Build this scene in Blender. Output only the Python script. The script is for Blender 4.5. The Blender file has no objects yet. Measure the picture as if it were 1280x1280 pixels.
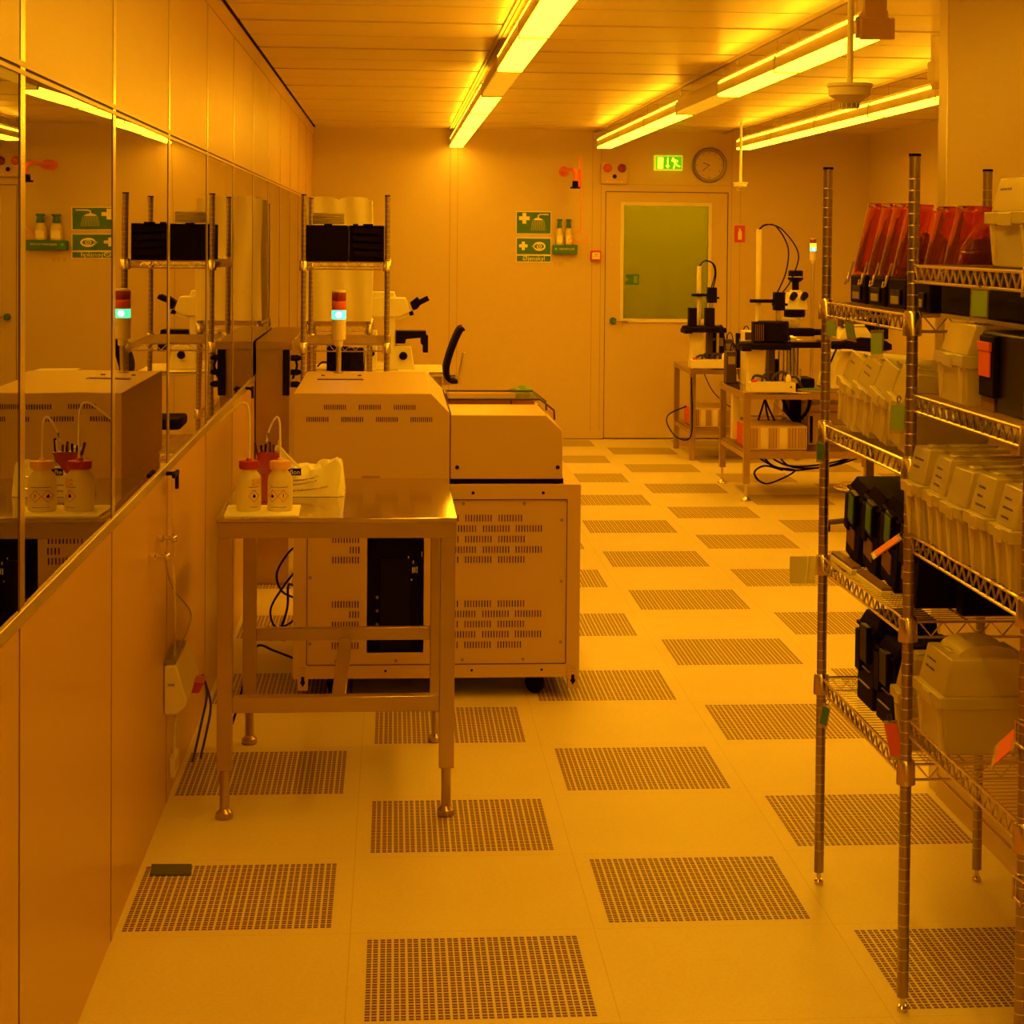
import bpy, bmesh, math, random
from mathutils import Vector, Matrix
random.seed(7)
COL = bpy.context.scene.collection
PI = math.pi
R = math.radians

# ------------------------------------------------------------------ materials
MATS = {}
def mat(name, col, rough=.5, metal=0., spec=.5, emit=None, es=1., noise=0., nscale=40, bump=0., coat=0.):
    m = bpy.data.materials.new(name); m.use_nodes = True
    nt = m.node_tree; b = nt.nodes['Principled BSDF']
    b.inputs['Base Color'].default_value = (*col, 1)
    b.inputs['Roughness'].default_value = rough
    b.inputs['Metallic'].default_value = metal
    b.inputs['Specular IOR Level'].default_value = spec
    if coat: b.inputs['Coat Weight'].default_value = coat; b.inputs['Coat Roughness'].default_value = .08
    if emit:
        b.inputs['Emission Color'].default_value = (*emit, 1); b.inputs['Emission Strength'].default_value = es
    if noise or bump:
        g = nt.nodes.new('ShaderNodeNewGeometry')
        n = nt.nodes.new('ShaderNodeTexNoise'); n.inputs['Scale'].default_value = nscale; n.inputs['Detail'].default_value = 3
        nt.links.new(g.outputs['Position'], n.inputs['Vector'])
        if noise:
            mx = nt.nodes.new('ShaderNodeMix'); mx.data_type = 'RGBA'
            mx.inputs[6].default_value = (*[c*(1-noise) for c in col], 1); mx.inputs[7].default_value = (*[min(1, c*(1+noise)) for c in col], 1)
            nt.links.new(n.outputs['Fac'], mx.inputs[0]); nt.links.new(mx.outputs[2], b.inputs['Base Color'])
        if bump:
            bp = nt.nodes.new('ShaderNodeBump'); bp.inputs['Strength'].default_value = bump; bp.inputs['Distance'].default_value = .002
            nt.links.new(n.outputs['Fac'], bp.inputs['Height']); nt.links.new(bp.outputs['Normal'], b.inputs['Normal'])
    MATS[name] = m
    return m

def clear_mat(name, tcol, dcol, f_diff, rough=.15, gloss=.08, transl=.0, fk=.8):
    """thin clear plastic: see-through tint + diffuse/translucent scatter + a sheen"""
    m = bpy.data.materials.new(name); m.use_nodes = True; nt = m.node_tree; nt.nodes.clear()
    N = nt.nodes.new; L = nt.links.new
    out = N('ShaderNodeOutputMaterial'); t = N('ShaderNodeBsdfTransparent'); t.inputs[0].default_value = (*tcol, 1)
    d = N('ShaderNodeBsdfDiffuse'); d.inputs[0].default_value = (*dcol, 1)
    tl = N('ShaderNodeBsdfTranslucent'); tl.inputs[0].default_value = (*dcol, 1)
    g = N('ShaderNodeBsdfGlossy'); g.inputs['Roughness'].default_value = rough; g.inputs[0].default_value = (1, 1, 1, 1)
    m1 = N('ShaderNodeMixShader'); m1.inputs[0].default_value = transl; L(d.outputs[0], m1.inputs[1]); L(tl.outputs[0], m1.inputs[2])
    m2 = N('ShaderNodeMixShader'); m2.inputs[0].default_value = f_diff; L(t.outputs[0], m2.inputs[1]); L(m1.outputs[0], m2.inputs[2])
    fr = N('ShaderNodeFresnel'); fr.inputs[0].default_value = 1.45
    ma = N('ShaderNodeMath'); ma.operation = 'MULTIPLY_ADD'; ma.inputs[1].default_value = fk; ma.inputs[2].default_value = gloss; L(fr.outputs[0], ma.inputs[0])
    m3 = N('ShaderNodeMixShader'); L(ma.outputs[0], m3.inputs[0]); L(m2.outputs[0], m3.inputs[1]); L(g.outputs[0], m3.inputs[2])
    L(m3.outputs[0], out.inputs[0]); MATS[name] = m
    return m

mat('wall_paint', (.64, .50, .36), .38, noise=.02, nscale=3)
mat('wall_gloss', (.58, .355, .22), .36, coat=.10, noise=.03, nscale=2)
mat('ceiling_paint', (.74, .60, .45), .30)
mat('joint_dark', (.10, .035, .02), .7)
mat('seam', (.40, .25, .16), .6)
mat('alu', (.78, .70, .60), .22, 1.)
mat('alu_dull', (.62, .54, .45), .38, 1.)
mat('steel', (.50, .38, .28), .30, 1., noise=.08, nscale=12)
mat('steel_top', (.60, .50, .40), .10, 1., bump=.05, nscale=9)
mat('chrome', (.74, .66, .56), .14, 1.)
mat('wire', (.80, .70, .58), .22, 1.)
mat('post', (.42, .34, .28), .30, 1.)
mat('groove', (.85, .78, .70), .35, 1.)
mat('cream', (.64, .465, .32), .42, noise=.02, nscale=8)
mat('white', (.88, .82, .72), .4)
mat('paper', (.92, .88, .80), .7)
mat('offwhite', (.80, .72, .60), .4)
mat('black', (.009, .004, .003), .6, spec=.06)
mat('black_soft', (.014, .007, .005), .7, spec=.06)
mat('black_gloss', (.008, .004, .003), .3, spec=.10)
mat('dark', (.06, .03, .02), .5)
mat('grey', (.30, .24, .20), .5)
mat('slot_black', (.012, .006, .010), .6)
mat('slot_red', (.16, .015, .015), .6)
mat('red', (.62, .05, .03), .42)
mat('red_sign', (.70, .06, .03), .5)
mat('orange', (.72, .11, .02), .5)
mat('orange_metal', (.88, .20, .05), .35)
mat('green', (.055, .19, .045), .5)
mat('green_tag', (.22, .36, .08), .5)
mat('sign_white', (.92, .84, .62), .5)
mat('green_cloth', (.22, .40, .10), .8, bump=.5, nscale=60)
mat('green_pad', (.09, .09, .05), .8, noise=.3, nscale=300)
mat('brown_label', (.20, .10, .05), .6)
mat('blue_cable', (.03, .03, .04), .5)
mat('peach', (.90, .55, .38), .45)
mat('cap_red', (.50, .04, .03), .4)
mat('clock_ring', (.30, .24, .20), .4, .6)
mat('foil', (.85, .80, .70), .18, 1., bump=1.0, nscale=70)
mat('floor_inner', (.10, .05, .04), .7)
LAMP = (1.0, .45, .008)
LAMP_W = 20.
mat('diffuser', (.8, .8, .7), .5, emit=LAMP, es=LAMP_W)
mat('uplight', (.8, .8, .7), .5, emit=LAMP, es=LAMP_W*.85)
mat('diffuser_off_glow', (.86, .80, .62), .35, emit=LAMP, es=.5)  # switched off; faint emission imitates light spilling in from neighbouring tubes
mat('corridor_lamp', (.8, .8, .8), .5, emit=(1, 1, .8), es=15.)
mat('exit_green', (.05, .35, .03), .5, emit=(.10, .46, .0), es=.95)
mat('exit_light', (.9, .9, .3), .5, emit=(.95, 1., .03), es=1.5)
mat('exit_case', (.7, .7, .2), .5, emit=(.5, .55, .01), es=.8)
mat('led_green', (.1, .9, .6), .3, emit=(.10, 1., .50), es=1.7)
mat('led_core', (.9, 1, 1), .3, emit=(.75, 1., .85), es=3.)
mat('led_yellow', (.9, .8, .1), .3, emit=(1., .85, .02), es=1.4)
mat('lens_red', (.30, .02, .01), .15, coat=.5)
mat('lens_amber', (.75, .12, .02), .15, coat=.5)
clear_mat('pp', (.98, .91, .76), (.98, .90, .64), .62, .25, .04, .45)
clear_mat('pp_thin', (.97, .90, .80), (.86, .72, .56), .22, .15, .06, .4)
clear_mat('bottle_pp', (.97, .92, .82), (.97, .90, .74), .80, .3, .03, .35)
clear_mat('acrylic_amber', (1., .45, .07), (.85, .24, .03), .14, .05, .07, .3)
clear_mat('acrylic_smoke', (.75, .45, .25), (.3, .1, .04), .05, .05, .05)
clear_mat('poly_sheet', (.95, .9, .8), (.97, .92, .78), .96, .35, .02, .15)
clear_mat('clear_film', (.97, .94, .85), (.9, .8, .5), .15, .08, .12, .4)
clear_mat('red_plastic', (.9, .1, .05), (.55, .05, .03), .55, .2, .06, .3)
clear_mat('door_glass', (.60, .47, .01), (.2, .25, .02), .04, .08, .0, 0, .25)

def glass_mirror():
    """amber window glass, nearly edge-on: strong reflection, faint view of the room beyond; slightly wavy"""
    m = bpy.data.materials.new('window_glass'); m.use_nodes = True; nt = m.node_tree; nt.nodes.clear()
    N = nt.nodes.new; L = nt.links.new
    out = N('ShaderNodeOutputMaterial'); t = N('ShaderNodeBsdfTransparent'); t.inputs[0].default_value = (.85, .55, .12, 1)
    g = N('ShaderNodeBsdfGlossy'); g.inputs['Roughness'].default_value = 0.0; g.inputs[0].default_value = (.93, .88, .80, 1)
    geo = N('ShaderNodeNewGeometry'); mp = N('ShaderNodeMapping'); mp.inputs['Scale'].default_value = (1, .9, 1.6)
    n = N('ShaderNodeTexNoise'); n.inputs['Scale'].default_value = .8; n.inputs['Detail'].default_value = 1
    L(geo.outputs['Position'], mp.inputs[0]); L(mp.outputs[0], n.inputs['Vector'])
    b = N('ShaderNodeBump'); b.inputs['Strength'].default_value = .35; b.inputs['Distance'].default_value = .004
    L(n.outputs['Fac'], b.inputs['Height']); L(b.outputs[0], g.inputs['Normal'])
    fr = N('ShaderNodeFresnel'); fr.inputs[0].default_value = 2.3
    ma = N('ShaderNodeMath'); ma.operation = 'MULTIPLY_ADD'; ma.inputs[1].default_value = 1.0; ma.inputs[2].default_value = .12; ma.use_clamp = True
    L(fr.outputs[0], ma.inputs[0])
    mx = N('ShaderNodeMixShader'); L(ma.outputs[0], mx.inputs[0]); L(t.outputs[0], mx.inputs[1]); L(g.outputs[0], mx.inputs[2])
    L(mx.outputs[0], out.inputs[0]); MATS['window_glass'] = m
glass_mirror()

def floor_material():
    """0.6 m raised-floor tiles, every other one perforated with paired square holes"""
    m = bpy.data.materials.new('floor_tiles'); m.use_nodes = True; nt = m.node_tree
    bs = nt.nodes['Principled BSDF']; N = nt.nodes.new; L = nt.links.new
    geo = N('ShaderNodeNewGeometry'); sp = N('ShaderNodeSeparateXYZ'); L(geo.outputs['Position'], sp.inputs[0])
    def M(op, a, b=None, c=None):
        n = N('ShaderNodeMath'); n.operation = op
        for i, v in enumerate((a, b, c)):
            if v is None: continue
            if isinstance(v, (int, float)): n.inputs[i].default_value = v
            else: L(v, n.inputs[i])
        return n.outputs[0]
    X = M('DIVIDE', M('SUBTRACT', sp.outputs[0], -.0935), .6); Y = M('DIVIDE', M('SUBTRACT', sp.outputs[1], 4.298), .6)
    cx, cy = M('FLOOR', X), M('FLOOR', Y)
    par = M('FLOORED_MODULO', M('ADD', cx, cy), 2.)              # 0 = perforated
    perf = M('LESS_THAN', par, .5)
    def axis(P):
        u = M('MULTIPLY', M('FRACT', P), .6)                      # metres inside the tile
        q = M('SUBTRACT', u, .0423)
        inside = M('MULTIPLY', M('GREATER_THAN', q, 0.), M('LESS_THAN', q, .5145))
        w = M('FLOORED_MODULO', q, .0322)
        a = M('LESS_THAN', w, .0113)
        b = M('MULTIPLY', M('GREATER_THAN', w, .0149), M('LESS_THAN', w, .0262))
        e = M('MINIMUM', u, M('SUBTRACT', .6, u))
        return M('MULTIPLY', inside, M('ADD', a, b)), e
    hx, ex = axis(X); hy, ey = axis(Y)
    hole = M('MULTIPLY', perf, M('MULTIPLY', hx, hy))
    seam = M('MULTIPLY', M('LESS_THAN', M('MINIMUM', ex, ey), .0009), .38)
    n = N('ShaderNodeTexNoise'); n.inputs['Scale'].default_value = 90; n.inputs['Detail'].default_value = 4; L(geo.outputs['Position'], n.inputs['Vector'])
    n2 = N('ShaderNodeTexNoise'); n2.inputs['Scale'].default_value = 1.3; n2.inputs['Detail'].default_value = 3; L(geo.outputs['Position'], n2.inputs['Vector'])
    r1 = N('ShaderNodeMix'); r1.data_type = 'RGBA'; r1.inputs[6].default_value = (.74, .62, .46, 1); r1.inputs[7].default_value = (.90, .80, .60, 1); L(n.outputs['Fac'], r1.inputs[0])
    r2 = N('ShaderNodeMix'); r2.data_type = 'RGBA'; r2.blend_type = 'MULTIPLY'; r2.inputs[0].default_value = .22; L(r1.outputs[2], r2.inputs[6])
    L(n2.outputs['Fac'], r2.inputs[7])
    sm = N('ShaderNodeMix'); sm.data_type = 'RGBA'; L(seam, sm.inputs[0]); L(r2.outputs[2], sm.inputs[6]); sm.inputs[7].default_value = (.25, .10, .05, 1)
    # what shows through the holes: dark plenum, here reddish, there greenish
    n3 = N('ShaderNodeTexNoise'); n3.inputs['Scale'].default_value = 9; L(geo.outputs['Position'], n3.inputs['Vector'])
    st = n3.outputs['Fac']
    hc = N('ShaderNodeMix'); hc.data_type = 'RGBA'; L(st, hc.inputs[0]); hc.inputs[6].default_value = (.20, .040, .03, 1); hc.inputs[7].default_value = (.11, .075, .03, 1)
    fm = N('ShaderNodeMix'); fm.data_type = 'RGBA'; L(hole, fm.inputs[0]); L(sm.outputs[2], fm.inputs[6]); L(hc.outputs[2], fm.inputs[7])
    L(fm.outputs[2], bs.inputs['Base Color'])
    bs.inputs['Roughness'].default_value = .42
    L(M('MULTIPLY_ADD', hole, -.4, .45), bs.inputs['Specular IOR Level'])
    MATS['floor_tiles'] = m
floor_material()

# ------------------------------------------------------------------ mesh builder
W = {}                                   # world location of each parent
class MB:
    def __init__(s): s.v = []; s.f = []; s.m = []; s.mats = []
    def mi(s, m):
        if m not in s.mats: s.mats.append(m)
        return s.mats.index(m)
    def add(s, vs, fs, m):
        o = len(s.v); k = s.mi(m); s.v += [Vector(p) for p in vs]
        for f in fs: s.f.append([i+o for i in f]); s.m.append(k)
    def box(s, x0, x1, y0, y1, z0, z1, m):
        s.add([(x0,y0,z0),(x1,y0,z0),(x1,y1,z0),(x0,y1,z0),(x0,y0,z1),(x1,y0,z1),(x1,y1,z1),(x0,y1,z1)],
              [(0,3,2,1),(4,5,6,7),(0,1,5,4),(1,2,6,5),(2,3,7,6),(3,0,4,7)], m)
    def frust(s, b, t, z0, z1, m):       # b,t = (x0,x1,y0,y1)
        s.add([(b[0],b[2],z0),(b[1],b[2],z0),(b[1],b[3],z0),(b[0],b[3],z0),(t[0],t[2],z1),(t[1],t[2],z1),(t[1],t[3],z1),(t[0],t[3],z1)],
              [(0,3,2,1),(4,5,6,7),(0,1,5,4),(1,2,6,5),(2,3,7,6),(3,0,4,7)], m)
    def prism(s, pts, ax, a, b, m):
        def P(p, t): return {'x': (t,p[0],p[1]), 'y': (p[0],t,p[1]), 'z': (p[0],p[1],t)}[ax]
        n = len(pts)
        s.add([P(p,a) for p in pts]+[P(p,b) for p in pts], [tuple(range(n)), tuple(range(2*n-1,n-1,-1))]+[(i,i+n,(i+1)%n+n,(i+1)%n) for i in range(n)], m)
    def rod(s, p0, p1, r, m, n=8, r2=None, cap=True):
        p0, p1 = Vector(p0), Vector(p1); d = (p1-p0).normalized(); r2 = r if r2 is None else r2
        a = d.orthogonal().normalized(); b = d.cross(a)
        vs = [p0+r*(a*math.cos(t)+b*math.sin(t)) for t in (2*PI*i/n for i in range(n))]+[p1+r2*(a*math.cos(t)+b*math.sin(t)) for t in (2*PI*i/n for i in range(n))]
        fs = [(i,(i+1)%n,(i+1)%n+n,i+n) for i in range(n)]
        if cap: fs += [tuple(range(n-1,-1,-1)), tuple(range(n,2*n))]
        s.add(vs, fs, m)
    def tube(s, pts, r, m, n=6, close=False):
        pts = [Vector(p) for p in pts]; k = len(pts); vs = []; pa = None
        for i, p in enumerate(pts):
            d = (pts[(i+1)%k if close else min(i+1,k-1)]-pts[(i-1)%k if close else max(i-1,0)])
            d = d.normalized() if d.length > 1e-9 else Vector((0,0,1))
            a = (pa-d*pa.dot(d)) if pa is not None else d.orthogonal()
            a = a.normalized() if a.length > 1e-6 else d.orthogonal().normalized(); pa = a; b = d.cross(a)
            vs += [p+r*(a*math.cos(2*PI*j/n)+b*math.sin(2*PI*j/n)) for j in range(n)]
        fs = []
        for i in range(k if close else k-1):
            o, q = i*n, ((i+1)%k)*n
            fs += [(o+j,o+(j+1)%n,q+(j+1)%n,q+j) for j in range(n)]
        if not close: fs += [tuple(range(n-1,-1,-1)), tuple(range((k-1)*n,k*n))]
        s.add(vs, fs, m)
    def lathe(s, prof, c, m, n=24, ax='z'):
        vs = []; k = len(prof)
        for r, h in prof:
            for i in range(n):
                t = 2*PI*i/n; x, y = r*math.cos(t), r*math.sin(t)
                vs.append({'z': (c[0]+x,c[1]+y,c[2]+h), 'y': (c[0]+x,c[1]+h,c[2]+y), 'x': (c[0]+h,c[1]+x,c[2]+y)}[ax])
        fs = [(a*n+i,a*n+(i+1)%n,(a+1)*n+(i+1)%n,(a+1)*n+i) for a in range(k-1) for i in range(n)]
        fs += [tuple(range(n-1,-1,-1)), tuple(range((k-1)*n,k*n))]
        s.add(vs, fs, m)
    def text(s, txt, size, x, y, z, m, rot=0, depth=.0006, center=True, warp=None):
        cu = bpy.data.curves.new('t', 'FONT'); cu.body = txt; cu.size = size; cu.extrude = depth; cu.resolution_u = 2
        if center: cu.align_x = 'CENTER'
        o = bpy.data.objects.new('t', cu); me = bpy.data.meshes.new_from_object(o)
        vs = []
        for v in me.vertices:
            p = Vector((v.co.x, v.co.z, v.co.y)); p.rotate(Matrix.Rotation(rot, 3, 'Y')); p.y = -v.co.z
            vs.append(p+Vector((x,y,z)))
        if warp: vs = [warp(p) for p in vs]
        s.add(vs, [tuple(p.vertices) for p in me.polygons], m)
        bpy.data.objects.remove(o); bpy.data.meshes.remove(me); bpy.data.curves.remove(cu)
    def xf(s, mtx, start=0):
        for i in range(start, len(s.v)): s.v[i] = mtx @ s.v[i]
    def warp(s, fn, start=0):
        for i in range(start, len(s.v)): s.v[i] = Vector(fn(s.v[i]))
    def build(s, name, parent=None, bevel=0., smooth=35, local=False):
        me = bpy.data.meshes.new(name); off = Vector((0,0,0)) if (parent is None or local) else W[parent.name]
        me.from_pydata([tuple(v-off) for v in s.v], [], s.f); me.update()
        for k in s.mats: me.materials.append(MATS[k])
        me.polygons.foreach_set('material_index', s.m)
        bm = bmesh.new(); bm.from_mesh(me); bmesh.ops.recalc_face_normals(bm, faces=bm.faces); bm.to_mesh(me); bm.free()
        if smooth:
            me.polygons.foreach_set('use_smooth', [True]*len(me.polygons)); me.set_sharp_from_angle(angle=R(smooth))
        o = bpy.data.objects.new(name, me); COL.objects.link(o)
        if parent: o.parent = parent
        W[o.name] = off
        if bevel:
            b = o.modifiers.new('b', 'BEVEL'); b.width = bevel; b.segments = 2; b.limit_method = 'ANGLE'; b.angle_limit = R(40)
        return o

def tag(o, label=None, cat=None, group=None, kind=None):
    if label: o['label'] = label
    if cat: o['category'] = cat
    if group: o['group'] = group
    if kind: o['kind'] = kind
    return o
def thing(name, loc, label, cat, group=None):
    o = bpy.data.objects.new(name, None); o.empty_display_size = .1; COL.objects.link(o); o.location = loc; W[o.name] = Vector(loc)
    return tag(o, label, cat, group)
def struct(name, mb, bevel=0, label=None, parent=None):
    o = mb.build(name, parent, bevel)
    if parent is None: tag(o, label or name.replace('_', ' '), None, None, 'structure')
    return o
def dup(o, parent=None):
    c = o.copy(); COL.objects.link(c); c.parent = parent
    if parent is None: W[c.name] = Vector(c.location)
    for ch in [q for q in list(bpy.data.objects) if q.parent == o]: dup(ch, c)
    return c
def one(name, m, parent=None, bevel=0., smooth=35, **kw):
    """kw: which builder calls to run, e.g. box=(...)"""
    b = MB()
    for k, a in kw.items():
        for args in (a if isinstance(a, list) else [a]): getattr(b, k)(*args, m)
    return b.build(name, parent, bevel, smooth)
def arc(c, r, a0, a1, n, ax='y'):
    out = []
    for i in range(n+1):
        t = a0+(a1-a0)*i/n
        out.append({'y': (c[0]+r*math.cos(t), c[1], c[2]+r*math.sin(t)), 'z': (c[0]+r*math.cos(t), c[1]+r*math.sin(t), c[2])}[ax])
    return out
def spline(pts, n=8):
    P = [Vector(p) for p in pts]; out = []
    for i in range(len(P)-1):
        p0, p1, p2, p3 = P[max(i-1,0)], P[i], P[i+1], P[min(i+2,len(P)-1)]
        for k in range(n):
            t = k/n
            out.append(.5*((2*p1)+(p2-p0)*t+(2*p0-5*p1+4*p2-p3)*t*t+(3*p1-p0-3*p2+p3)*t**3))
    return out+[P[-1]]

# ------------------------------------------------------------------ room
XL, XR, XA, YB, YA, YF, H = -.668, 1.684, 4.05, 16.94, 6.13, -3.6, 2.612
b = MB(); b.box(-2.6, XA+.1, YF-.1, YB+2.6, -.12, 0, 'floor_tiles')
struct('floor', b, label='pale raised floor with every other tile perforated')

b = MB()                                                           # ceiling planks with a broad and a fine joint in turn
b.box(XL-.1, XA+.1, YF-.1, YB+.1, H+.03, H+.08, 'joint_dark')
y0 = 16.94; k = 0; edges = [16.94+.0]
y = 17.18
while y > YF-.7:
    # thick joint at 17.18-1.23k, thin one half way
    for a, c in ((y-.615+.011, y-.034), (y-1.23+.034, y-.615-.011)):
        lo, hi = max(a, YF), min(c, YB)
        if hi-lo > .02: b.box(XL+.016, XA, lo, hi, H, H+.03, 'ceiling_paint')
    for a, c in ((y-.614, y-.616),): pass
    lo = max(y-.022, YF)
    y -= 1.23
struct('ceiling', b, label='pale metal plank ceiling')

JY = [-3.4, -2.25, -1.07, .12, 1.30, 2.49, 3.676, 4.87, 6.055, 7.29, 8.48, 9.665, 10.84, 11.95, 13.1, 14.25, 15.42, 16.6]
b = MB()                                                           # left wall: solid below and above the glazed band
for (y0, y1) in list(zip([YF]+JY, JY+[YB])):
    g = .0035
    for z0, z1 in ((.0, 1.0), (2.015, 2.53)):
        b.box(XL-.06, XL, y0+g, y1-g, z0, z1, 'wall_gloss')
    b.box(XL-.05, XL-.004, y1-g-.001, y1+g+.001, 0, 2.53, 'joint_dark')
    b.box(XL-.012, XL-.0005, y1-.004, y1+.001, 1.024, 1.992, 'joint_dark')
    if y1 < YB:                                                    # bright cover strip beside each joint
        b.box(XL-.02, XL+.0015, y1+g, y1+.048, 0.0, 1.0, 'wall_gloss'); b.box(XL-.02, XL+.0008, y1+g, y1+.05, 1.0, 2.53, 'alu')
b.box(XL-.06, XL, YF, YB, 2.536, 2.612, 'wall_gloss'); b.box(XL-.05, XL-.003, YF, YB, 2.53, 2.536, 'seam')
struct('wall_left', b, label='glossy panelled wall with a glazed band')
b = MB(); b.box(XL-.07, XL+.004, YF, YB, .996, 1.024, 'alu_dull'); struct('trim_1', b, .002, 'metal sill under the glazed band')
b = MB(); b.box(XL-.07, XL+.002, YF, YB, 1.992, 2.0, 'wall_gloss'); b.box(XL-.07, XL+.002, YF, YB, 2.006, 2.016, 'wall_gloss'); b.box(XL-.07, XL-.002, YF, YB, 2.0, 2.006, 'joint_dark'); struct('trim_2', b, 0, 'head rail over the glazed band')
for i, (y0, y1) in enumerate(zip([YF]+JY, JY+[YB])):
    if y1 < 1 : continue
    b = MB(); D = .0014 if 3 < y0 < 4 else .0003                       # panes bow very slightly
    ya, yb = y0+.050, y1-.004; fr_ = [(ya+(yb-ya)*k/30, XL-.0012-D*(1-(2*k/30-1)**2)) for k in range(31)]
    b.prism([(p[1], p[0]) for p in fr_]+[(XL-.006, yb), (XL-.006, ya)], 'z', 1.024, 1.992, 'window_glass')
    w = struct('window_%d' % (i-3), b, 0, 'amber glass pane of the side wall')
b = MB(); b.box(-2.5, -2.4, YF, YB, 0, H, 'wall_paint'); struct('wall_neighbour', b, label='wall of the neighbouring room')
b = MB(); b.box(-2.4, XL-.06, YF-.1, YF, 0, H, 'wall_paint'); b.box(-2.4, XL-.06, YB, YB+.1, 0, H, 'wall_paint'); b.box(-2.5, XL-.06, YF, YB, H, H+.08, 'wall_paint'); struct('wall_neighbour_end', b)

# back wall with the doorway
DX0, DX1, DH = 1.787, 2.839, 2.104
b = MB()
def bw(x0, x1, z0, z1, y=YB): b.box(x0, x1, y, y+.08, z0, z1, 'wall_paint')
bw(XL, .470, 0, H); bw(.4745, .5345, 0, H); bw(.538, 1.674, 0, H); bw(1.678, 1.748, 0, H); bw(1.752, DX0, 0, 2.16); bw(1.752, 2.864, 2.163, H); bw(DX0, DX1, DH, 2.16); bw(DX1, 2.864, 0, 2.16)
bw(2.868, 2.940, 0, H); bw(2.944, XA, 0, H)
b.box(XL, DX0, YB+.002, YB+.09, 0, H, 'seam'); b.box(DX1, XA, YB+.002, YB+.09, 0, H, 'seam'); b.box(DX0, DX1, YB+.002, YB+.09, DH, H, 'seam')
struct('wall_back', b, label='back wall of pale metal panels')
b = MB(); b.box(XL, DX0-.03, YB-.012, YB, 0, .07, 'wall_paint'); b.box(DX1+.03, XA, YB-.012, YB, 0, .07, 'wall_paint'); b.box(XL, DX0, YB-.014, YB-.001, .0, .006, 'joint_dark'); b.box(DX1, XA, YB-.014, YB-.001, 0, .006, 'joint_dark')
struct('baseboard_back', b, label='cove along the back wall')
d = MB()
gx0, gx1, gz0, gz1 = 1.945, 2.668, 1.025, 1.984
e = .006
d.box(DX0+e, gx0, YB+.004, YB+.05, .01, DH-e, 'wall_paint'); d.box(gx1, DX1-e, YB+.004, YB+.05, .01, DH-e, 'wall_paint')
d.box(gx0, gx1, YB+.004, YB+.05, .01, gz0, 'wall_paint'); d.box(gx0, gx1, YB+.004, YB+.05, gz1, DH-e, 'wall_paint')
d.box(DX0, DX1, YB+.045, YB+.055, 0, .012, 'joint_dark')
for a in ((gx0-.03, gx0, gz0-.03, gz1+.03), (gx1, gx1+.03, gz0-.03, gz1+.03), (gx0, gx1, gz1, gz1+.03), (gx0, gx1, gz0-.03, gz0)): d.box(a[0], a[1], YB-.012, YB+.02, a[2], a[3], 'offwhite')
door = struct('door_1', d, .002, 'closed pale door with a tall green-lit glass pane')
b = MB()
for a in ((DX0-.001, DX0+.006, 0, DH), (DX1-.006, DX1+.001, 0, DH), (DX0, DX1, DH-.006, DH+.001)): b.box(a[0], a[1], YB+.01, YB+.03, a[2], a[3], 'joint_dark')
struct('door_1_gap', b, parent=door)
b = MB(); b.box(gx0, gx1, YB+.012, YB+.018, gz0, gz1, 'door_glass'); o = b.build('glass_pane', door)
b = MB(); b.lathe([(.0, -.05), (.022, -.05), (.028, -.035), (.026, -.01), (.03, 0), (.03, .01)], (1.862, YB-.002, 1.007), 'green', 20, 'y'); b.build('lock_knob', door)
b = MB(); b.rod((1.862, YB-.045, 1.007), (1.985, YB-.05, 1.005), .007, 'chrome'); b.build('door_handle', door)
# exit arrow sticker on the corridor side of the glass
b = MB(); b.box(1.965, 2.082, YB+.0095, YB+.0115, 1.314, 1.401, 'green'); b.box(2.035, 2.068, YB+.0085, YB+.0095, 1.326, 1.389, 'door_sticker' if 'door_sticker' in MATS else 'green_tag')
b.prism([(1.968, 1.335), (1.99, 1.357), (1.968, 1.38)], 'y', YB+.0085, YB+.0095, 'green_tag')
b.build('exit_sticker', door)
# corridor behind the door
b = MB(); b.box(.9, 3.8, YB+1.7, YB+1.8, 0, H, 'white'); struct('wall_corridor', b, label='corridor wall seen through the door glass')
b = MB(); b.box(.9, 1., YB+.1, YB+1.7, 0, H, 'white'); b.box(3.7, 3.8, YB+.1, YB+1.7, 0, H, 'white'); b.box(2.05, 2.06, YB+1.69, YB+1.7, 0, H, 'seam'); b.box(.9, 3.8, YB+.1, YB+1.8, H, H+.1, 'white'); struct('wall_corridor_end', b)
b = MB(); b.box(1.2, 3.5, YB+.7, YB+.85, 2.55, 2.6, 'corridor_lamp'); tag(b.build('corridor_lamp'), 'corridor lamp beyond the door glass', 'lamp')

b = MB(); b.box(XR, XR+.1, YF, 6.03, 0, H, 'wall_paint'); b.box(XR+.004, XR+.1, 5.9, YA, 0, H, 'wall_paint')
struct('wall_right', b, label='plain pale wall behind the shelves')
b = MB(); b.box(XR-.0015, XR+.1, 6.036, YA+.004, 0, H, 'alu_dull'); struct('trim_3', b, .004, 'metal corner post ending the right wall')
b = MB(); b.box(XR-.006, XR, YF, 6.03, 0, .06, 'wall_paint'); b.box(XR-.003, XR, YF, 6.03, .06, .068, 'seam'); struct('baseboard_right', b, label='low skirting on the right wall')
b = MB(); b.box(XR+.1, XA+.1, YA-.1, YA, 0, H, 'wall_paint'); struct('wall_alcove', b, label='wall closing the alcove toward the viewer')
b = MB(); b.box(XA, XA+.1, YA, YB, 0, H, 'wall_paint'); struct('wall_side', b, label='far side wall of the alcove')
b = MB(); b.box(XL-.1, XR+.1, YF-.1, YF, 0, H, 'wall_paint'); struct('wall_front', b, label='wall behind the viewer')

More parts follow.
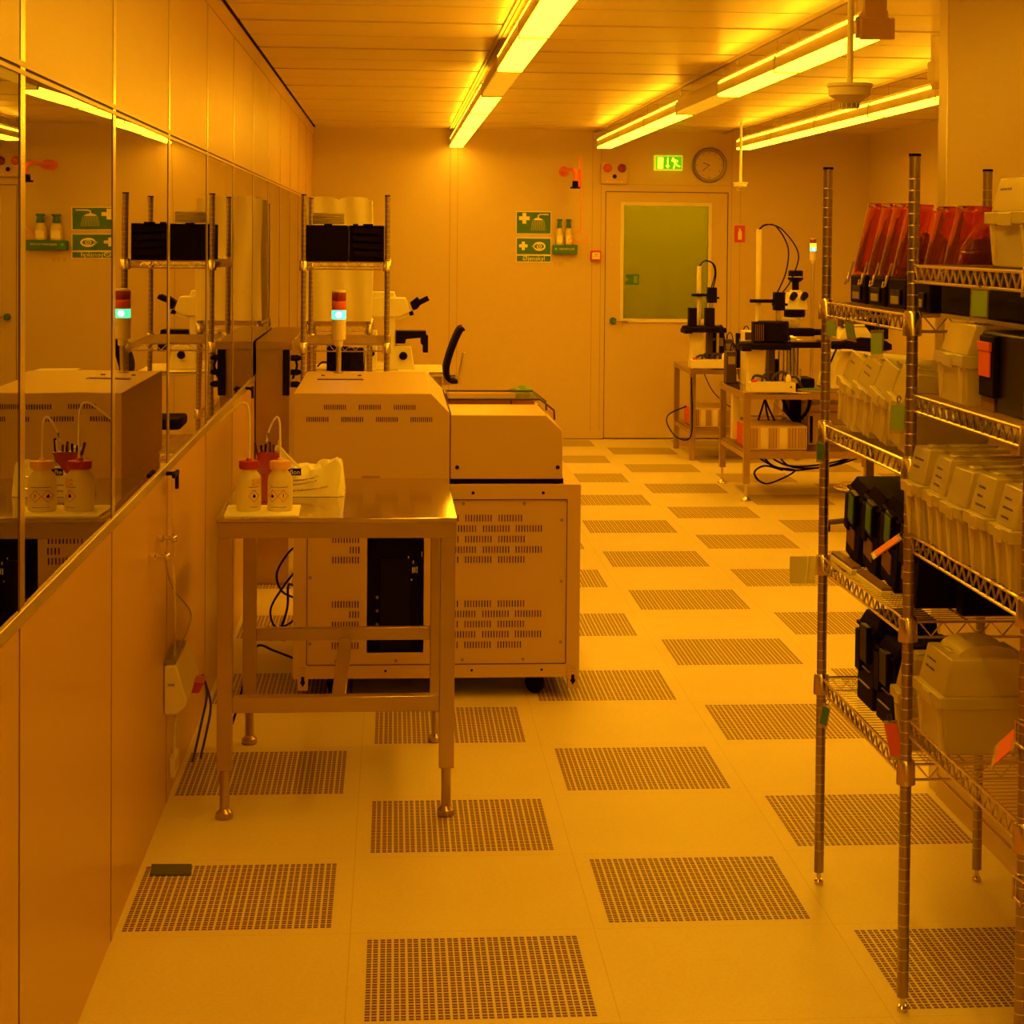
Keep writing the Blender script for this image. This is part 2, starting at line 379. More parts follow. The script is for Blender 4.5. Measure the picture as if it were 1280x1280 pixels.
# ------------------------------------------------------------------ linear ceiling luminaires
def rail(name, x0, x1, y0, y1, zt, n):
    b = MB(); b.box(x0-.002, x0+.028, y0, y1, H-.012, H, 'alu_dull'); b.box(x0+.008, x0+.012, y0, y1, H-.014, H-.012, 'joint_dark')
    return b
def luminaire(x0, x1, y0, y1, zb, lit, label, group, endface=False):
    t = thing('linear_ceiling_lamp', ((x0+x1)/2, (y0+y1)/2, zb+.1), label, 'lamp', group)
    z1 = zb+.095
    b = MB(); b.prism([(x0, zb+.012), (x1, zb+.012), (x1, z1), (x0+.022, z1), (x0, z1-.035)], 'y', y0+.004, y1-.004, 'offwhite')
    b.box(x0-.002, x1+.002, y0-.004, y0+.016, zb-.005, zb+.07, 'alu_dull')
    b.build('housing', t, .002)
    b = MB(); b.box(x0+.004, x1-.004, y0+.018, y1-(.06 if y1 > 16.8 else .006), zb, zb+.012, 'diffuser' if lit else 'diffuser_off_glow'); b.build('diffuser', t)
    if lit:
        b = MB(); b.prism([(x0-.002, zb+.066), (x0+.030, zb+.097), (x0+.034, zb+.092), (x0+.002, zb+.061)], 'y', y0+.03, y1-(.25 if y1 > 16.8 else .03), 'uplight'); b.build('uplight_slot', t)
    for yy in (y0+.25, y1-.25): b = MB(); b.rod(((x0+x1)/2, yy, z1-.002), ((x0+x1)/2, yy, H), .002, 'chrome', 5); b.build('hanger', t)
    return t
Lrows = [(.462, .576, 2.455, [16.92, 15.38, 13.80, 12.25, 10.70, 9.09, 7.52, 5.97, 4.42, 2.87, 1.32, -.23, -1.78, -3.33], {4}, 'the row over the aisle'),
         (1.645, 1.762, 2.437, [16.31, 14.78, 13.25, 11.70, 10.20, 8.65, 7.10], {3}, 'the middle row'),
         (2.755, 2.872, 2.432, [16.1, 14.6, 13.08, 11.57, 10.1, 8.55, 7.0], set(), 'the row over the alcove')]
ordn = ['farthest', 'second farthest', 'third farthest', 'fourth farthest', 'fifth farthest', 'sixth farthest', 'seventh farthest', 'eighth farthest']
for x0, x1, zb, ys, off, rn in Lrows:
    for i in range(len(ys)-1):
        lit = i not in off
        pos = ordn[i] if i < 8 else 'unseen one added for light'
        if i >= 8: lab = 'unseen linear lamp added for light, continuing the row over the aisle'  # unseen lamps carry the row on, kept for the light they give
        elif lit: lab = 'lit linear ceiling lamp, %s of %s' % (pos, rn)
        else: lab = 'unlit linear ceiling lamp with painted-in glow, in the gap of %s' % rn
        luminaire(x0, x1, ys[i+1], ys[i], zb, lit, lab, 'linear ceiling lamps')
b = MB(); b.box(1.655, 1.775, 7.06, 7.098, 2.425, 2.50, 'cream'); b.box(1.665, 1.745, 7.06, 7.098, 2.50, 2.6115, 'cream'); tag(b.build('lamp_feed_box', None, .002), 'square feed box closing the near end of the middle lamp row', 'electrical box')
b = MB()
for x0, yy0 in ((.475, YF), (1.69, 7.0), (2.80, 7.0)):
    b.box(x0-.016, x0+.016, yy0, YB, H-.014, H, 'alu_dull'); b.box(x0-.004, x0, yy0, YB, H-.0155, H-.013, 'joint_dark')
struct('trim_4', b, 0, 'slotted ceiling rails above the lamp rows')

# ------------------------------------------------------------------ things hanging from the ceiling
def detector(x, y, z, label, big=1.):
    t = thing('smoke_detector', (x, y, z), label, 'smoke detector', 'smoke detectors on rods')
    b = MB(); b.rod((x, y, z+.06), (x, y, H), .0085 if big > 1 else .011, 'offwhite', 10); b.build('rod', t)
    b = MB(); b.lathe([(.02, .062), (.058, .06), (.058, .052), (.054, .05), (.052, .03), (.024, .012), (.023, -.002), (.0, -.002)][::-1], (x, y, z), 'offwhite', 28); b.build('head', t, 0)
    b = MB(); b.lathe([(.0245, .0), (.0245, .011)], (x, y, z), 'grey', 28)
    for i in range(12): b.rod((x+.0255*math.cos(i*PI/6), y+.0255*math.sin(i*PI/6), z), (x+.0255*math.cos(i*PI/6), y+.0255*math.sin(i*PI/6), z+.012), .0015, 'offwhite', 4)
    b.build('sensor_cage', t)
detector(1.143, 5.0, 2.042, 'large white smoke detector hanging near the viewer', 1.2)
detector(2.655, 15.3, 2.085, 'small white smoke detector hanging over the far tables')
t = thing('sensor_box', (2.42, 8.75, 2.38), 'pale cylinder-ended box hanging by the right wall corner', 'sensor')
one('stem', 'offwhite', t, .002, box=(2.375, 2.45, 8.74, 8.80, 2.505, H))
one('body', 'offwhite', t, .008, box=(2.362, 2.47, 8.70, 8.81, 2.41, 2.505)); b = MB(); b.lathe([(.0, -.02), (.045, -.018), (.05, 0), (.05, .012)], (2.416, 8.755, 2.40), 'cream', 20); b.build('lens', t)

# ------------------------------------------------------------------ things on the back wall
Y = YB
def cross(b, x, z, r, m, y): w = r*.36; b.box(x-w, x+w, y-.001, y, z-r, z+r, m); b.box(x-r, x+r, y-.0012, y, z-w, z+w, m)
b = MB(); b.box(1.030, 1.328, Y-.006, Y, 1.733, 1.927, 'sign_white'); b.box(1.036, 1.322, Y-.007, Y-.005, 1.741, 1.92, 'green')
cross(b, 1.100, 1.868, .045, 'sign_white', Y-.007)
b.prism([(1.172, 1.853), (1.19, 1.868), (1.215, 1.874), (1.242, 1.868), (1.262, 1.853)], 'y', Y-.0085, Y-.007, 'sign_white')
b.tube([(1.216, Y-.008, 1.872), (1.218, Y-.008, 1.893), (1.235, Y-.008, 1.901), (1.305, Y-.008, 1.901)], .006, 'sign_white')
for i in range(11):
    x = 1.174+i*.0086; b.prism([(x-.0008+(i-5)*.001, 1.85), (x+.0012+(i-5)*.001, 1.85), (x+.0012+(i-5)*.0033, 1.765), (x-.0008+(i-5)*.0033, 1.765)], 'y', Y-.008, Y-.007, 'sign_white')
tag(b.build('shower_sign'), 'green emergency shower sign with a cross and shower head', 'sign')
b = MB(); b.box(1.032, 1.329, Y-.006, Y, 1.558, 1.704, 'sign_white'); b.box(1.038, 1.323, Y-.007, Y-.005, 1.565, 1.698, 'green'); cross(b, 1.093, 1.635, .036, 'sign_white', Y-.007)
cxx, cz = 1.228, 1.632
N = 24
out = [(cxx+.053*math.cos(2*PI*i/N)*(1.0), cz+.038*math.sin(2*PI*i/N)) for i in range(N)]
b.prism(out, 'y', Y-.008, Y-.007, 'sign_white'); b.prism([(cxx-.066, cz), (cxx-.04, cz+.012), (cxx-.04, cz-.012)], 'y', Y-.008, Y-.007, 'sign_white')
b.prism([(cxx+.040*math.cos(2*PI*i/N), cz+.022*math.sin(2*PI*i/N)) for i in range(N)], 'y', Y-.009, Y-.008, 'green')
b.prism([(cxx+.021*math.cos(2*PI*i/N), cz+.021*math.sin(2*PI*i/N)) for i in range(N)], 'y', Y-.010, Y-.009, 'sign_white')
b.prism([(cxx+.014*math.cos(2*PI*i/N), cz+.014*math.sin(2*PI*i/N)) for i in range(N)], 'y', Y-.011, Y-.010, 'green')
b.prism([(cxx+.006*math.cos(2*PI*i/N), cz+.006*math.sin(2*PI*i/N)) for i in range(N)], 'y', Y-.012, Y-.011, 'sign_white')
tag(b.build('eyewash_sign'), 'green eyewash sign with a cross and an eye', 'sign')
b = MB(); b.box(1.033, 1.330, Y-.006, Y, 1.498, 1.556, 'sign_white'); b.box(1.039, 1.324, Y-.007, Y-.005, 1.504, 1.551, 'green'); b.text('Øjenskyl', .054, 1.182, Y-.0075, 1.513, 'sign_white')
tag(b.build('word_sign'), 'narrow green sign reading Øjenskyl', 'sign')
t = thing('eyewash_holder', (1.445, Y, 1.567), 'green holder strip for eyewash bottles beside the signs', 'eyewash holder')
b = MB(); b.box(1.343, 1.548, Y-.06, Y, 1.567, 1.646, 'green'); b.build('case', t, .004)
b = MB(); cross(b, 1.366, 1.612, .009, 'exit_green', Y-.0605); b.text('ØJENSKYLLER', .021, 1.458, Y-.061, 1.605, 'sign_white'); b.build('lettering', t)
for i, x in enumerate((1.397, 1.474)):
    t = thing('eyewash_bottle', (x, Y-.035, 1.646), 'clear eyewash bottle with a green cap, %s of the pair' % ('left' if i == 0 else 'right'), 'bottle', 'eyewash bottles')
    b = MB(); b.lathe([(.0, .0), (.028, 0), (.03, .01), (.03, .10), (.024, .128), (.018, .14), (.0, .14)], (x, Y-.035, 1.6465), 'bottle_pp', 18); b.build('flask', t)
    b = MB(); b.lathe([(0, .14), (.017, .14), (.021, .15), (.015, .19), (.023, .205), (.023, .215), (0, .215)], (x, Y-.035, 1.648), 'green', 18); b.build('cap', t)
    b = MB(); b.box(x-.022, x+.022, Y-.0665, Y-.0645, 1.662, 1.725, 'paper'); b.build('label_patch', t)
b = MB(); b.box(1.344, 1.440, Y-.002, Y, 1.424, 1.511, 'wall_paint')
for z in (1.498, 1.485, 1.472):
    for x in (1.355, 1.385, 1.41): b.box(x, x+.018, Y-.0025, Y-.0015, z, z+.004, 'seam')
tag(b.build('notice_card'), 'small pale notice card under the eyewash holder', 'notice')
t = thing('fire_call_point', (1.708, Y, 1.515), 'small red fire call point beside the door frame', 'call point')
one('case', 'red', t, .004, box=(1.663, 1.752, Y-.045, Y, 1.515, 1.602))
b = MB(); b.box(1.676, 1.740, Y-.047, Y-.045, 1.53, 1.585, 'sign_white')
for z in (1.57, 1.562): b.box(1.695, 1.722, Y-.0475, Y-.0465, z, z+.003, 'dark')
b.box(1.682, 1.734, Y-.0475, Y-.0465, 1.549, 1.552, 'red'); b.build('face_plate', t)
t = thing('alarm_unit', (1.855, Y, 2.167), 'white alarm box with two red warning lamps above the door', 'alarm')
b = MB(); b.box(1.742, 1.968, Y-.05, Y, 2.167, 2.345, 'cream')
for x in (1.752, 1.958):
    for z in (2.177, 2.335): b.lathe([(0, 0), (.003, 0), (.003, .003)], (x, Y-.052, z), 'dark', 8, 'y')
b.build('case', t, .003)
for x, m_ in ((1.797, 'lens_amber'), (1.919, 'lens_red')):
    b = MB(); b.lathe([(0, -.04), (.016, -.038), (.03, -.026), (.037, -.005), (.038, 0), (.0, .0)], (x, Y-.05, 2.298), m_, 22, 'y'); b.build('warning_lamp', t)
b = MB(); b.lathe([(0, -.006), (.018, -.006), (.018, 0), (0, 0)], (1.857, Y-.05, 2.228), 'black', 18, 'y'); b.build('sounder', t)
b = MB(); b.box(1.79, 1.925, Y-.0515, Y-.05, 2.178, 2.19, 'offwhite')
for i in range(9): b.box(1.80+i*.013, 1.809+i*.013, Y-.0522, Y-.0512, 2.181, 2.186, 'red')
b.build('caption_strip', t)
t = thing('exit_sign', (2.313, Y, 2.281), 'lit green exit sign with door, arrow and running man', 'sign')
b = MB(); b.box(2.193, 2.434, Y-.07, Y, 2.281, 2.413, 'exit_case'); b.build('case', t, .008)
b = MB(); b.box(2.206, 2.422, Y-.073, Y-.069, 2.295, 2.400, 'exit_green'); b.build('face_plate', t)
b = MB(); y0, y1 = Y-.0755, Y-.073
b.box(2.218, 2.266, y0, y1, 2.300, 2.392, 'exit_light')
b.box(2.299, 2.309, y0, y1, 2.32, 2.392, 'exit_light'); b.prism([(2.285, 2.325), (2.304, 2.300), (2.323, 2.325)], 'y', y0, y1, 'exit_light')
b.lathe([(0, 0), (.010, 0), (.010, .002), (0, .002)], (2.350, y0, 2.382), 'exit_light', 14, 'y')
b.prism([(2.345, 2.372), (2.362, 2.376), (2.378, 2.345), (2.362, 2.338)], 'y', y0, y1, 'exit_light')
b.prism([(2.362, 2.376), (2.385, 2.372), (2.394, 2.358), (2.388, 2.354), (2.378, 2.364), (2.366, 2.366)], 'y', y0, y1, 'exit_light')
b.prism([(2.345, 2.374), (2.334, 2.370), (2.340, 2.356), (2.352, 2.36)], 'y', y0, y1, 'exit_light')
b.prism([(2.366, 2.345), (2.380, 2.345), (2.392, 2.328), (2.412, 2.322), (2.408, 2.312), (2.386, 2.318), (2.37, 2.335)], 'y', y0, y1, 'exit_light')
b.prism([(2.362, 2.342), (2.376, 2.340), (2.366, 2.318), (2.360, 2.300), (2.350, 2.300), (2.354, 2.32)], 'y', y0, y1, 'exit_light')
b.build('pictogram', t)
t = thing('wall_clock', (2.669, Y, 2.334), 'round wall clock with a dark metal rim', 'clock')
c = (2.669, Y, 2.334)
b = MB(); b.lathe([(.118, -.012), (.122, -.032), (.140, -.036), (.149, -.02), (.149, 0), (.118, 0), (.118, -.012)], c, 'clock_ring', 40, 'y'); b.build('rim', t)
b = MB(); b.lathe([(0, -.014), (.121, -.014), (.121, -.002), (0, -.002)], c, 'wall_paint', 40, 'y')
for i in range(12):
    a = i*PI/6; l = .018 if i % 3 == 0 else .010
    p = Vector((c[0]+.098*math.sin(a), c[1]-.016, c[2]+.098*math.cos(a))); q = Vector((c[0]+(.098+l)*math.sin(a)*.98, c[1]-.016, c[2]+(.098+l)*math.cos(a)*.98)); b.rod(p, q, .003, 'dark', 4)
b.box(2.663, 2.675, Y-.017, Y-.015, 2.29, 2.297, 'seam'); b.build('dial', t)
for nm, a, l, w in (('hour_hand', 289, .055, .004), ('minute_hand', 230, .078, .003)):
    a = R(a); b = MB(); b.rod((c[0], Y-.019, c[2]), (c[0]+l*math.sin(a), Y-.019, c[2]+l*math.cos(a)), w, 'dark', 4); b.build(nm, t)
b = MB(); b.box(2.892, 2.984, Y-.004, Y, 1.682, 1.824, 'red_sign'); b.box(2.896, 2.980, Y-.0045, Y-.003, 1.686, 1.820, 'red_sign')
b.prism([(2.924, 1.705), (2.956, 1.705), (2.956, 1.772), (2.948, 1.782), (2.932, 1.782), (2.924, 1.772)], 'y', Y-.006, Y-.004, 'sign_white'); b.box(2.934, 2.946, Y-.006, Y-.004, 1.782, 1.795, 'sign_white'); b.box(2.924, 2.944, Y-.006, Y-.004, 1.792, 1.799, 'sign_white')
tag(b.build('extinguisher_sign'), 'red fire extinguisher sign to the right of the door', 'sign')
# emergency shower head
t = thing('emergency_shower', (1.435, Y, 2.265), 'orange emergency shower head with a pull rod on the back wall', 'safety shower')
b = MB(); b.lathe([(0, -.02), (.03, -.02), (.044, -.008), (.044, 0), (0, 0)], (1.432, Y, 2.266), 'orange_metal', 24, 'y'); b.build('flange', t)
b = MB(); b.tube(spline([(1.432, Y-.015, 2.266), (1.434, Y-.20, 2.268), (1.470, Y-.33, 2.272), (1.499, Y-.35, 2.25), (1.50, Y-.35, 2.165)], 5), .017, 'orange_metal', 10); b.build('pipe', t)
b = MB(); b.lathe([(0, 0), (.042, 0), (.042, .012), (.025, .014), (.023, .062), (0, .062)], (1.497, Y-.35, 2.115), 'black', 22); b.build('shower_head', t)
b = MB(); b.box(1.522, 1.542, Y-.36, Y-.34, 2.12, 2.275, 'orange'); b.tube([(1.534, Y-.35, 2.12), (1.530, Y-.35, 2.385), (1.552, Y-.35, 2.375), (1.548, Y-.35, 1.765)], .0042, 'orange_metal'); b.build('valve_lever', t)
b = MB(); x, z = 1.53, 1.762; b.tube([(x+.015, Y-.35, 1.775), (1.450, Y-.35, 1.692), (1.447, Y-.35, 1.676), (1.607, Y-.35, 1.676), (1.606, Y-.35, 1.690)], .0042, 'orange_metal', 6, True); b.build('pull_triangle', t)

# ------------------------------------------------------------------ wire shelving
def wire_shelf(y0, y1, x0=1.137, x1=1.565, collars=True, drop=.036, n=16, sp=.0245):
    """local to z=0 = top of shelf surface"""
    b = MB(); r = .0036
    for xx in (x0, x1):
        b.rod((xx, y0+.012, -.002), (xx, y1-.012, -.002), r, 'wire', 6); b.rod((xx, y0+.012, -drop), (xx, y1-.012, -drop), r, 'wire', 6)
        L = (y1-y0-.04)/n
        pts = []
        for i in range(n): pts += [(xx, y0+.02+i*L, -.003), (xx, y0+.02+(i+.5)*L, -drop+.002)]
        pts.append((xx, y1-.02, -.003)); b.tube(pts, .0027, 'wire', 4)
    for yy in (y0, y1):
        b.rod((x0+.012, yy, -.002), (x1-.012, yy, -.002), r, 'wire', 6); b.rod((x0+.012, yy, -drop), (x1-.012, yy, -drop), r, 'wire', 6)
        pts = []; L = (x1-x0-.05)/7
        for i in range(7): pts += [(x0+.025+i*L, yy, -.003), (x0+.025+(i+.5)*L, yy, -drop+.002)]
        pts.append((x1-.025, yy, -.003)); b.tube(pts, .0027, 'wire', 4)
    k = int((y1-y0-.02)/sp)
    for i in range(1, k):
        yy = y0+i*(y1-y0)/k; b.rod((x0, yy, -.0005), (x1, yy, -.0005), .0015, 'wire', 4, cap=False)
    for xx in (x0+.14, x0+.29): b.rod((xx, y0, -.0045), (xx, y1, -.0045), .0028, 'wire', 5)
    return b
def shift(b, z, y=0, x=0, s0=0):
    for i in range(s0, len(b.v)): b.v[i] = b.v[i]+Vector((x, y, z))
def post(t, x, y, h=1.893, r=.0127):
    b = MB(); b.rod((x, y, .032), (x, y, h), r, 'post', 14)
    z = .09
    while z < h-.03: b.lathe([(r+.0002, 0), (r+.0005, .0008), (r+.0002, .0016)], (x, y, z), 'groove', 14); z += .0254
    b.lathe([(0, 0), (r+.001, 0), (r+.001, .006), (0, .006)], (x, y, h), 'black', 14)
    o = b.build('post', t)
    f = MB(); f.lathe([(.006, .012), (.006, .034)], (x, y, 0), 'chrome', 10); f.lathe([(.0, 0.0), (.012, .0), (.0125, .008), (.008, .013), (0, .013)], (x, y, 0.0003), 'chrome', 14); f.build('foot', o)
def collar(b, x, y, z): b.lathe([(.0135, -.046), (.0215, -.044), (.0200, .004), (.0165, .010), (.0135, .010)], (x, y, z), 'wire', 16)
def rack(loc, label, posts, shelves, y0, y1, x0, x1, hang=False, h=1.893, n=16):
    t = thing('wire_shelf_rack', loc, label, 'shelf rack')
    for (x, y) in posts: post(t, x, y, h)
    for z in shelves:
        b = wire_shelf(y0, y1, x0, x1, n=n); shift(b, z)
        for x in (x0, x1):
            for y in ((y0,) if hang else (y0, y1)): collar(b, x, y, z-.001)
            if hang: b.tube([(x, y1-.004, z+.004), (x-.004, y1+.018, z+.006), (x-.006, y1+.02, z-.02), (x, y1-.002, z-.038)], .004, 'wire', 5)
        b.build('shelf', t)
    return t
PX0, PX1, PY = 1.137, 1.565, (3.5, 4.33, 5.21)
S1 = (1.545, 1.222, .870, .553); S2 = (1.655, 1.372, 1.064, .657)
rack((PX0, 5.21, 0), 'chrome wire shelf rack holding visors and cases, farther bay at right', [(x, y) for x in (PX0, PX1) for y in PY[1:]], S1, 4.33, 5.21, PX0, PX1)
rack((PX0, 3.5, 0), 'chrome wire shelf rack hooked to its neighbour, nearer bay at right', [(x, 3.5) for x in (PX0, PX1)], S2, 3.5, 4.33, PX0, PX1, True)
t3 = thing('wire_shelf_rack', (PX0, 2.6, 0), 'sliver of chrome wire rack at the right edge of view', 'shelf rack')
for z in (.56, .84):
    b = wire_shelf(2.62, 3.49, PX0, PX1); shift(b, z); b.tube([(PX0-.008, 3.47, z+.006), (PX0-.018, 3.50, z+.008), (PX0-.018, 3.50, z-.03), (PX0-.008, 3.48, z-.04)], .0035, 'wire', 5); b.build('shelf', t3)
for x in (PX0, PX1): post(t3, x, 2.6)

# ------------------------------------------------------------------ translucent carrier boxes
def carrier(label, x, y, z, dx=.20, dy=.13, h=.19, tilt=0., yaw=0., marks=2, group='translucent wafer carrier boxes', roll=0., m='pp', inner=True, seed=0):
    """x,y,z = near front bottom corner (camera side); depth along +x, thickness along +y"""
    rr = random.Random(seed)
    t = thing('wafer_box', (x, y, z), label, 'box', group)
    hm = h*.55
    b = MB(); b.frust((.008, dx-.008, .006, dy-.006), (.0, dx, .0, dy), 0, hm-.012, m)
    for yy in (.02, dy-.032): b.frust((-.002, .004, yy+.004, yy+.010), (-.010, .003, yy, yy+.012), .004, hm-.012, m)
    b.build('base', t, .003, local=True)
    b = MB(); b.box(-.012, dx+.01, -.006, dy+.006, hm-.012, hm+.012, m); b.box(-.016, -.011, dy*.3, dy*.62, hm-.016, hm+.010, m); b.build('rim_band', t, .002, local=True)
    b = MB(); b.frust((.0, dx, .0, dy), (.016, dx-.016, .006, dy-.010), hm+.012, h, m); b.box(.03, dx-.03, dy*.35, dy*.6, h, h+.006, m); b.build('lid', t, .004, local=True)
    if inner:
        b = MB()
        for i in range(9):
            yy = .018+i*(dy-.036)/8; b.box(.03, dx-.03, yy-.0012, yy+.0012, .02, h-.05, 'pp_thin')
        b.box(.025, .03, .014, dy-.014, .012, h-.05, 'pp_thin'); b.build('cassette', t, local=True)
    if marks:
        b = MB()
        for i in range(marks):
            w = .035+rr.random()*.03; zz = h*.86-i*.017
            yy = .03
            while yy < .03+w: l = .004+rr.random()*.008; b.box(.0085+.0, .0105, dy-yy-l, dy-yy, zz, zz+.0045, 'dark'); yy += l+.003
        o = b.build('handwriting', t, local=True)
        for v in o.data.vertices: v.co.x = .0005+(v.co.z-hm-.012)/(h-hm-.012)*.016-.0008
    t.rotation_euler = (R(tilt), R(roll), R(yaw))
    return t
z = S2[2]+.002
ws = ['first from the far post', 'second from the far post', 'third from the far post', 'fourth from the far post', 'nearest of its row']
for i, (yy, hh, yw) in enumerate(((4.19, .196, 1), (4.03, .192, -2), (3.87, .186, 2), (3.715, .192, 0), (3.555, .190, -1))):
    carrier('translucent wafer box on the chest-high near shelf, %s' % ws[i], 1.128, yy, z, dy=.128, h=hh, yaw=yw, marks=(2, 3, 0, 3, 4)[i], seed=i, tilt=0, dx=.21)
z = S1[1]+.002
ws = ['farthest of the leaning row', 'second farthest of the leaning row', 'second nearest of the leaning row', 'nearest of the leaning row']
for i, yy in enumerate((4.985, 4.81, 4.635, 4.46)):
    carrier('translucent wafer box on the farther rack, %s' % ws[i], 1.150, yy, z, dy=.156, h=.186, roll=5, tilt=7, marks=(1, 2, 0, 0)[i], seed=i+9)
carrier('tall translucent wafer box on the top near shelf', 1.20, 3.72, S2[0]+.002, dx=.25, dy=.25, h=.178, marks=1, seed=20)
t = carrier('translucent wafer box with a square paper label beside the red-labelled case', 1.150, 3.97, S2[1]+.002, dx=.22, dy=.20, h=.166, roll=3, marks=0, seed=21)
b = MB(); b.box(.0, .0015, .07, .15, .105, .150, 'paper')
for i in range(4): b.box(-.0006, .0002, .08, .12+.01*(i % 2), .138-.009*i, .140-.009*i, 'grey')
o = b.build('paper_label', t, local=True); o.rotation_euler = (0, R(8), 0); o.location = (-.006, 0, 0)
z = S2[3]+.002
t = carrier('big translucent wafer box with a domed lid on the lowest near shelf', 1.125, 3.99, z, dx=.20, dy=.20, h=.195, marks=2, seed=22)
b = MB(); b.prism([(.10+.062*math.cos(PI*i/16), .195+.024*math.sin(PI*i/16)) for i in range(17)], 'y', .03, .17, 'pp'); b.build('dome', t, local=True)
carrier('translucent wafer box behind the big one on the lowest near shelf', 1.34, 3.97, z, dx=.18, dy=.2, h=.20, marks=0, seed=23)
carrier('narrow translucent wafer box next to the black cases low on the farther rack', 1.165, 4.42, S1[3]+.002, dx=.2, dy=.12, h=.21, marks=0, seed=24)
# black carriers
def black_case(label, x, y, z, dx=.2, dy=.14, h=.2, tilt=0, roll=0, tagged=None, band=None, ribs=False):
    t = thing('black_wafer_case', (x, y, z), label, 'box', 'black wafer carrier cases')
    b = MB(); b.frust((.0, dx, .004, dy-.004), (.004, dx, 0, dy), 0, h*.86, 'black'); b.build('base', t, .004, local=True)
    b = MB(); b.frust((.004, dx, 0, dy), (.02, dx, .012, dy-.012), h*.86, h, 'black_soft'); b.box(-.002, dx, -.004, dy+.004, h*.83, h*.87, 'black'); b.build('lid', t, .002, local=True)
    b = MB(); b.box(-.012, .004, dy*.15, dy*.55, h*.5, h*.9, 'black_gloss'); b.box(-.010, .004, dy*.62, dy*.9, h*.35, h*.8, 'black'); b.build('latch', t, .003, local=True)
    if ribs:
        b = MB()
        for k in range(3): b.box(-.003, .004, dy*.2, dy*.85, h*(.22+.18*k), h*(.235+.18*k), 'grey')
        b.build('rib', t, .001, local=True)
    if tagged:
        b = MB(); b.box(-.0145, -.012, dy*.18, dy*.50, h*.55, h*.86, tagged); o = b.build('label_plate', t, local=True)
    if band: b = MB(); b.box(-.003, .0, dy*.3, dy*.85, h*.16, h*.40, band); b.build('sticker', t, local=True)
    t.rotation_euler = (R(tilt), R(roll), 0)
    return t
z = S1[2]+.002
ws = ['farthest', 'second farthest', 'third farthest', 'nearest']
for i, yy in enumerate((5.02, 4.83, 4.64, 4.45)):
    black_case('black case with a green label on the waist-high far shelf, %s of four' % ws[i], 1.185, yy, z, dy=.15, h=.205, dx=.22, tilt=9, tagged='green', band='brown_label')
for i, (yy, h) in enumerate(((4.80, .225), (4.60, .20))):
    black_case('ribbed black case on the bottom far shelf, %s of two' % ('farther' if i == 0 else 'nearer'), 1.175, yy, S1[3]+.002, dx=.16, dy=.17, h=h, ribs=True)
b = MB(); b.prism([(4.42, 0), (5.0, 0), (5.0, .13), (4.5, .13)], 'x', 1.43, 1.545, 'black_soft'); shift(b, S1[2]+.002); tag(b.build('black_crate', None, .004), 'long black crate behind the green-labelled cases', 'crate')
b = MB(); b.box(1.27, 1.545, 4.37, 4.42, 0, .10, 'black'); shift(b, S1[2]+.002); tag(b.build('black_tray', None, .003), 'low black tray lying near the shared post on the waist-high far shelf', 'tray')
# cases and visors on the top farther shelf
z = S1[0]+.002
for i, yy in enumerate((5.00, 4.80, 4.60, 4.385)):
    t = thing('black_tray_case', (1.19, yy, z), 'low black case carrying visors on the top far shelf, %s of four' % ws[i], 'box', 'low black cases under the visors')
    b = MB(); b.box(0, .34, 0, .165, 0, .072, 'black'); b.build('body', t, .005, local=True)
    b = MB(); b.box(-.006, .0, .03, .12, .01, .045, 'black_gloss'); b.box(-.008, -.004, .04, .11, .012, .03, 'grey'); b.build('handle', t, .001, local=True)
def visor(label, x, y, z, h, depth, tilt, yaw=0, lean=0):
    t = thing('face_shield', (x, y, z), label, 'face shield', 'amber face shields on the top shelf')
    b = MB(); n = 14; pts = []
    for i in range(n+1):
        a = -PI/2+PI*i/n
        pts.append((depth*.5-depth*.5*math.cos(a)*1.0, .044*math.sin(a)))
    pts = [(depth, -.05)]+pts+[(depth, .05)] if False else pts
    k = len(pts); vs = []
    for zz in (0, h*.5, h-.006, h):
        sc = 1. if zz < h-.002 else .96
        vs += [(p[0]+zz*.10, p[1]*sc, zz) for p in pts]
    vs2 = [(v[0]+.0018, v[1]*.965, v[2]) for v in vs]
    fs = [(r*k+i, r*k+i+1, (r+1)*k+i+1, (r+1)*k+i) for r in range(3) for i in range(k-1)]
    o = len(vs); fs2 = [tuple(q+o for q in f) for f in fs]
    b.add(vs+vs2, fs+fs2, 'acrylic_amber'); b.build('shield', t, 0, 60, local=True)
    b = MB(); b.tube([(p[0]+h*.10, p[1]*.97, h) for p in pts], .0022, 'acrylic_amber', 5); b.build('brow_rim', t, local=True)
    b = MB(); b.tube([(p[0]+.02, p[1]*.9, .012) for p in pts], .006, 'black', 5); b.tube([(depth*.5, -.04, .02), (depth*.7, 0, h*.6), (depth*.5, .04, .02)], .012, 'black', 5); b.frust((.045, depth, -.026, .020), (.060, depth, -.020, .016), .0, h*.58, 'black'); b.build('headband', t, local=True)
    b = MB()
    b.tube([(-.006, -.02, .035), (-.016, -.022, -.02), (-.018, -.006, -.028), (-.014, .006, -.018)], .0028, 'chrome', 5); b.tube([(-.016, -.022, -.02), (-.010, -.004, .0)], .0028, 'chrome', 5); b.build('clip', t, local=True)
    t.rotation_euler = (R(tilt), R(lean), R(yaw))
for i, (xx, yy, hh, dd) in enumerate(((1.185, 5.12, .180, .13), (1.195, 5.01, .178, .13), (1.19, 4.87, .176, .15), (1.195, 4.76, .172, .15), (1.22, 4.58, .165, .20), (1.235, 4.47, .165, .20))):
    visor('amber face shield, number %s in the leaning row counted from the far post' % ('one', 'two', 'three', 'four', 'five', 'six')[i], xx, yy, z+.076, hh, dd, 12, 0, 4)
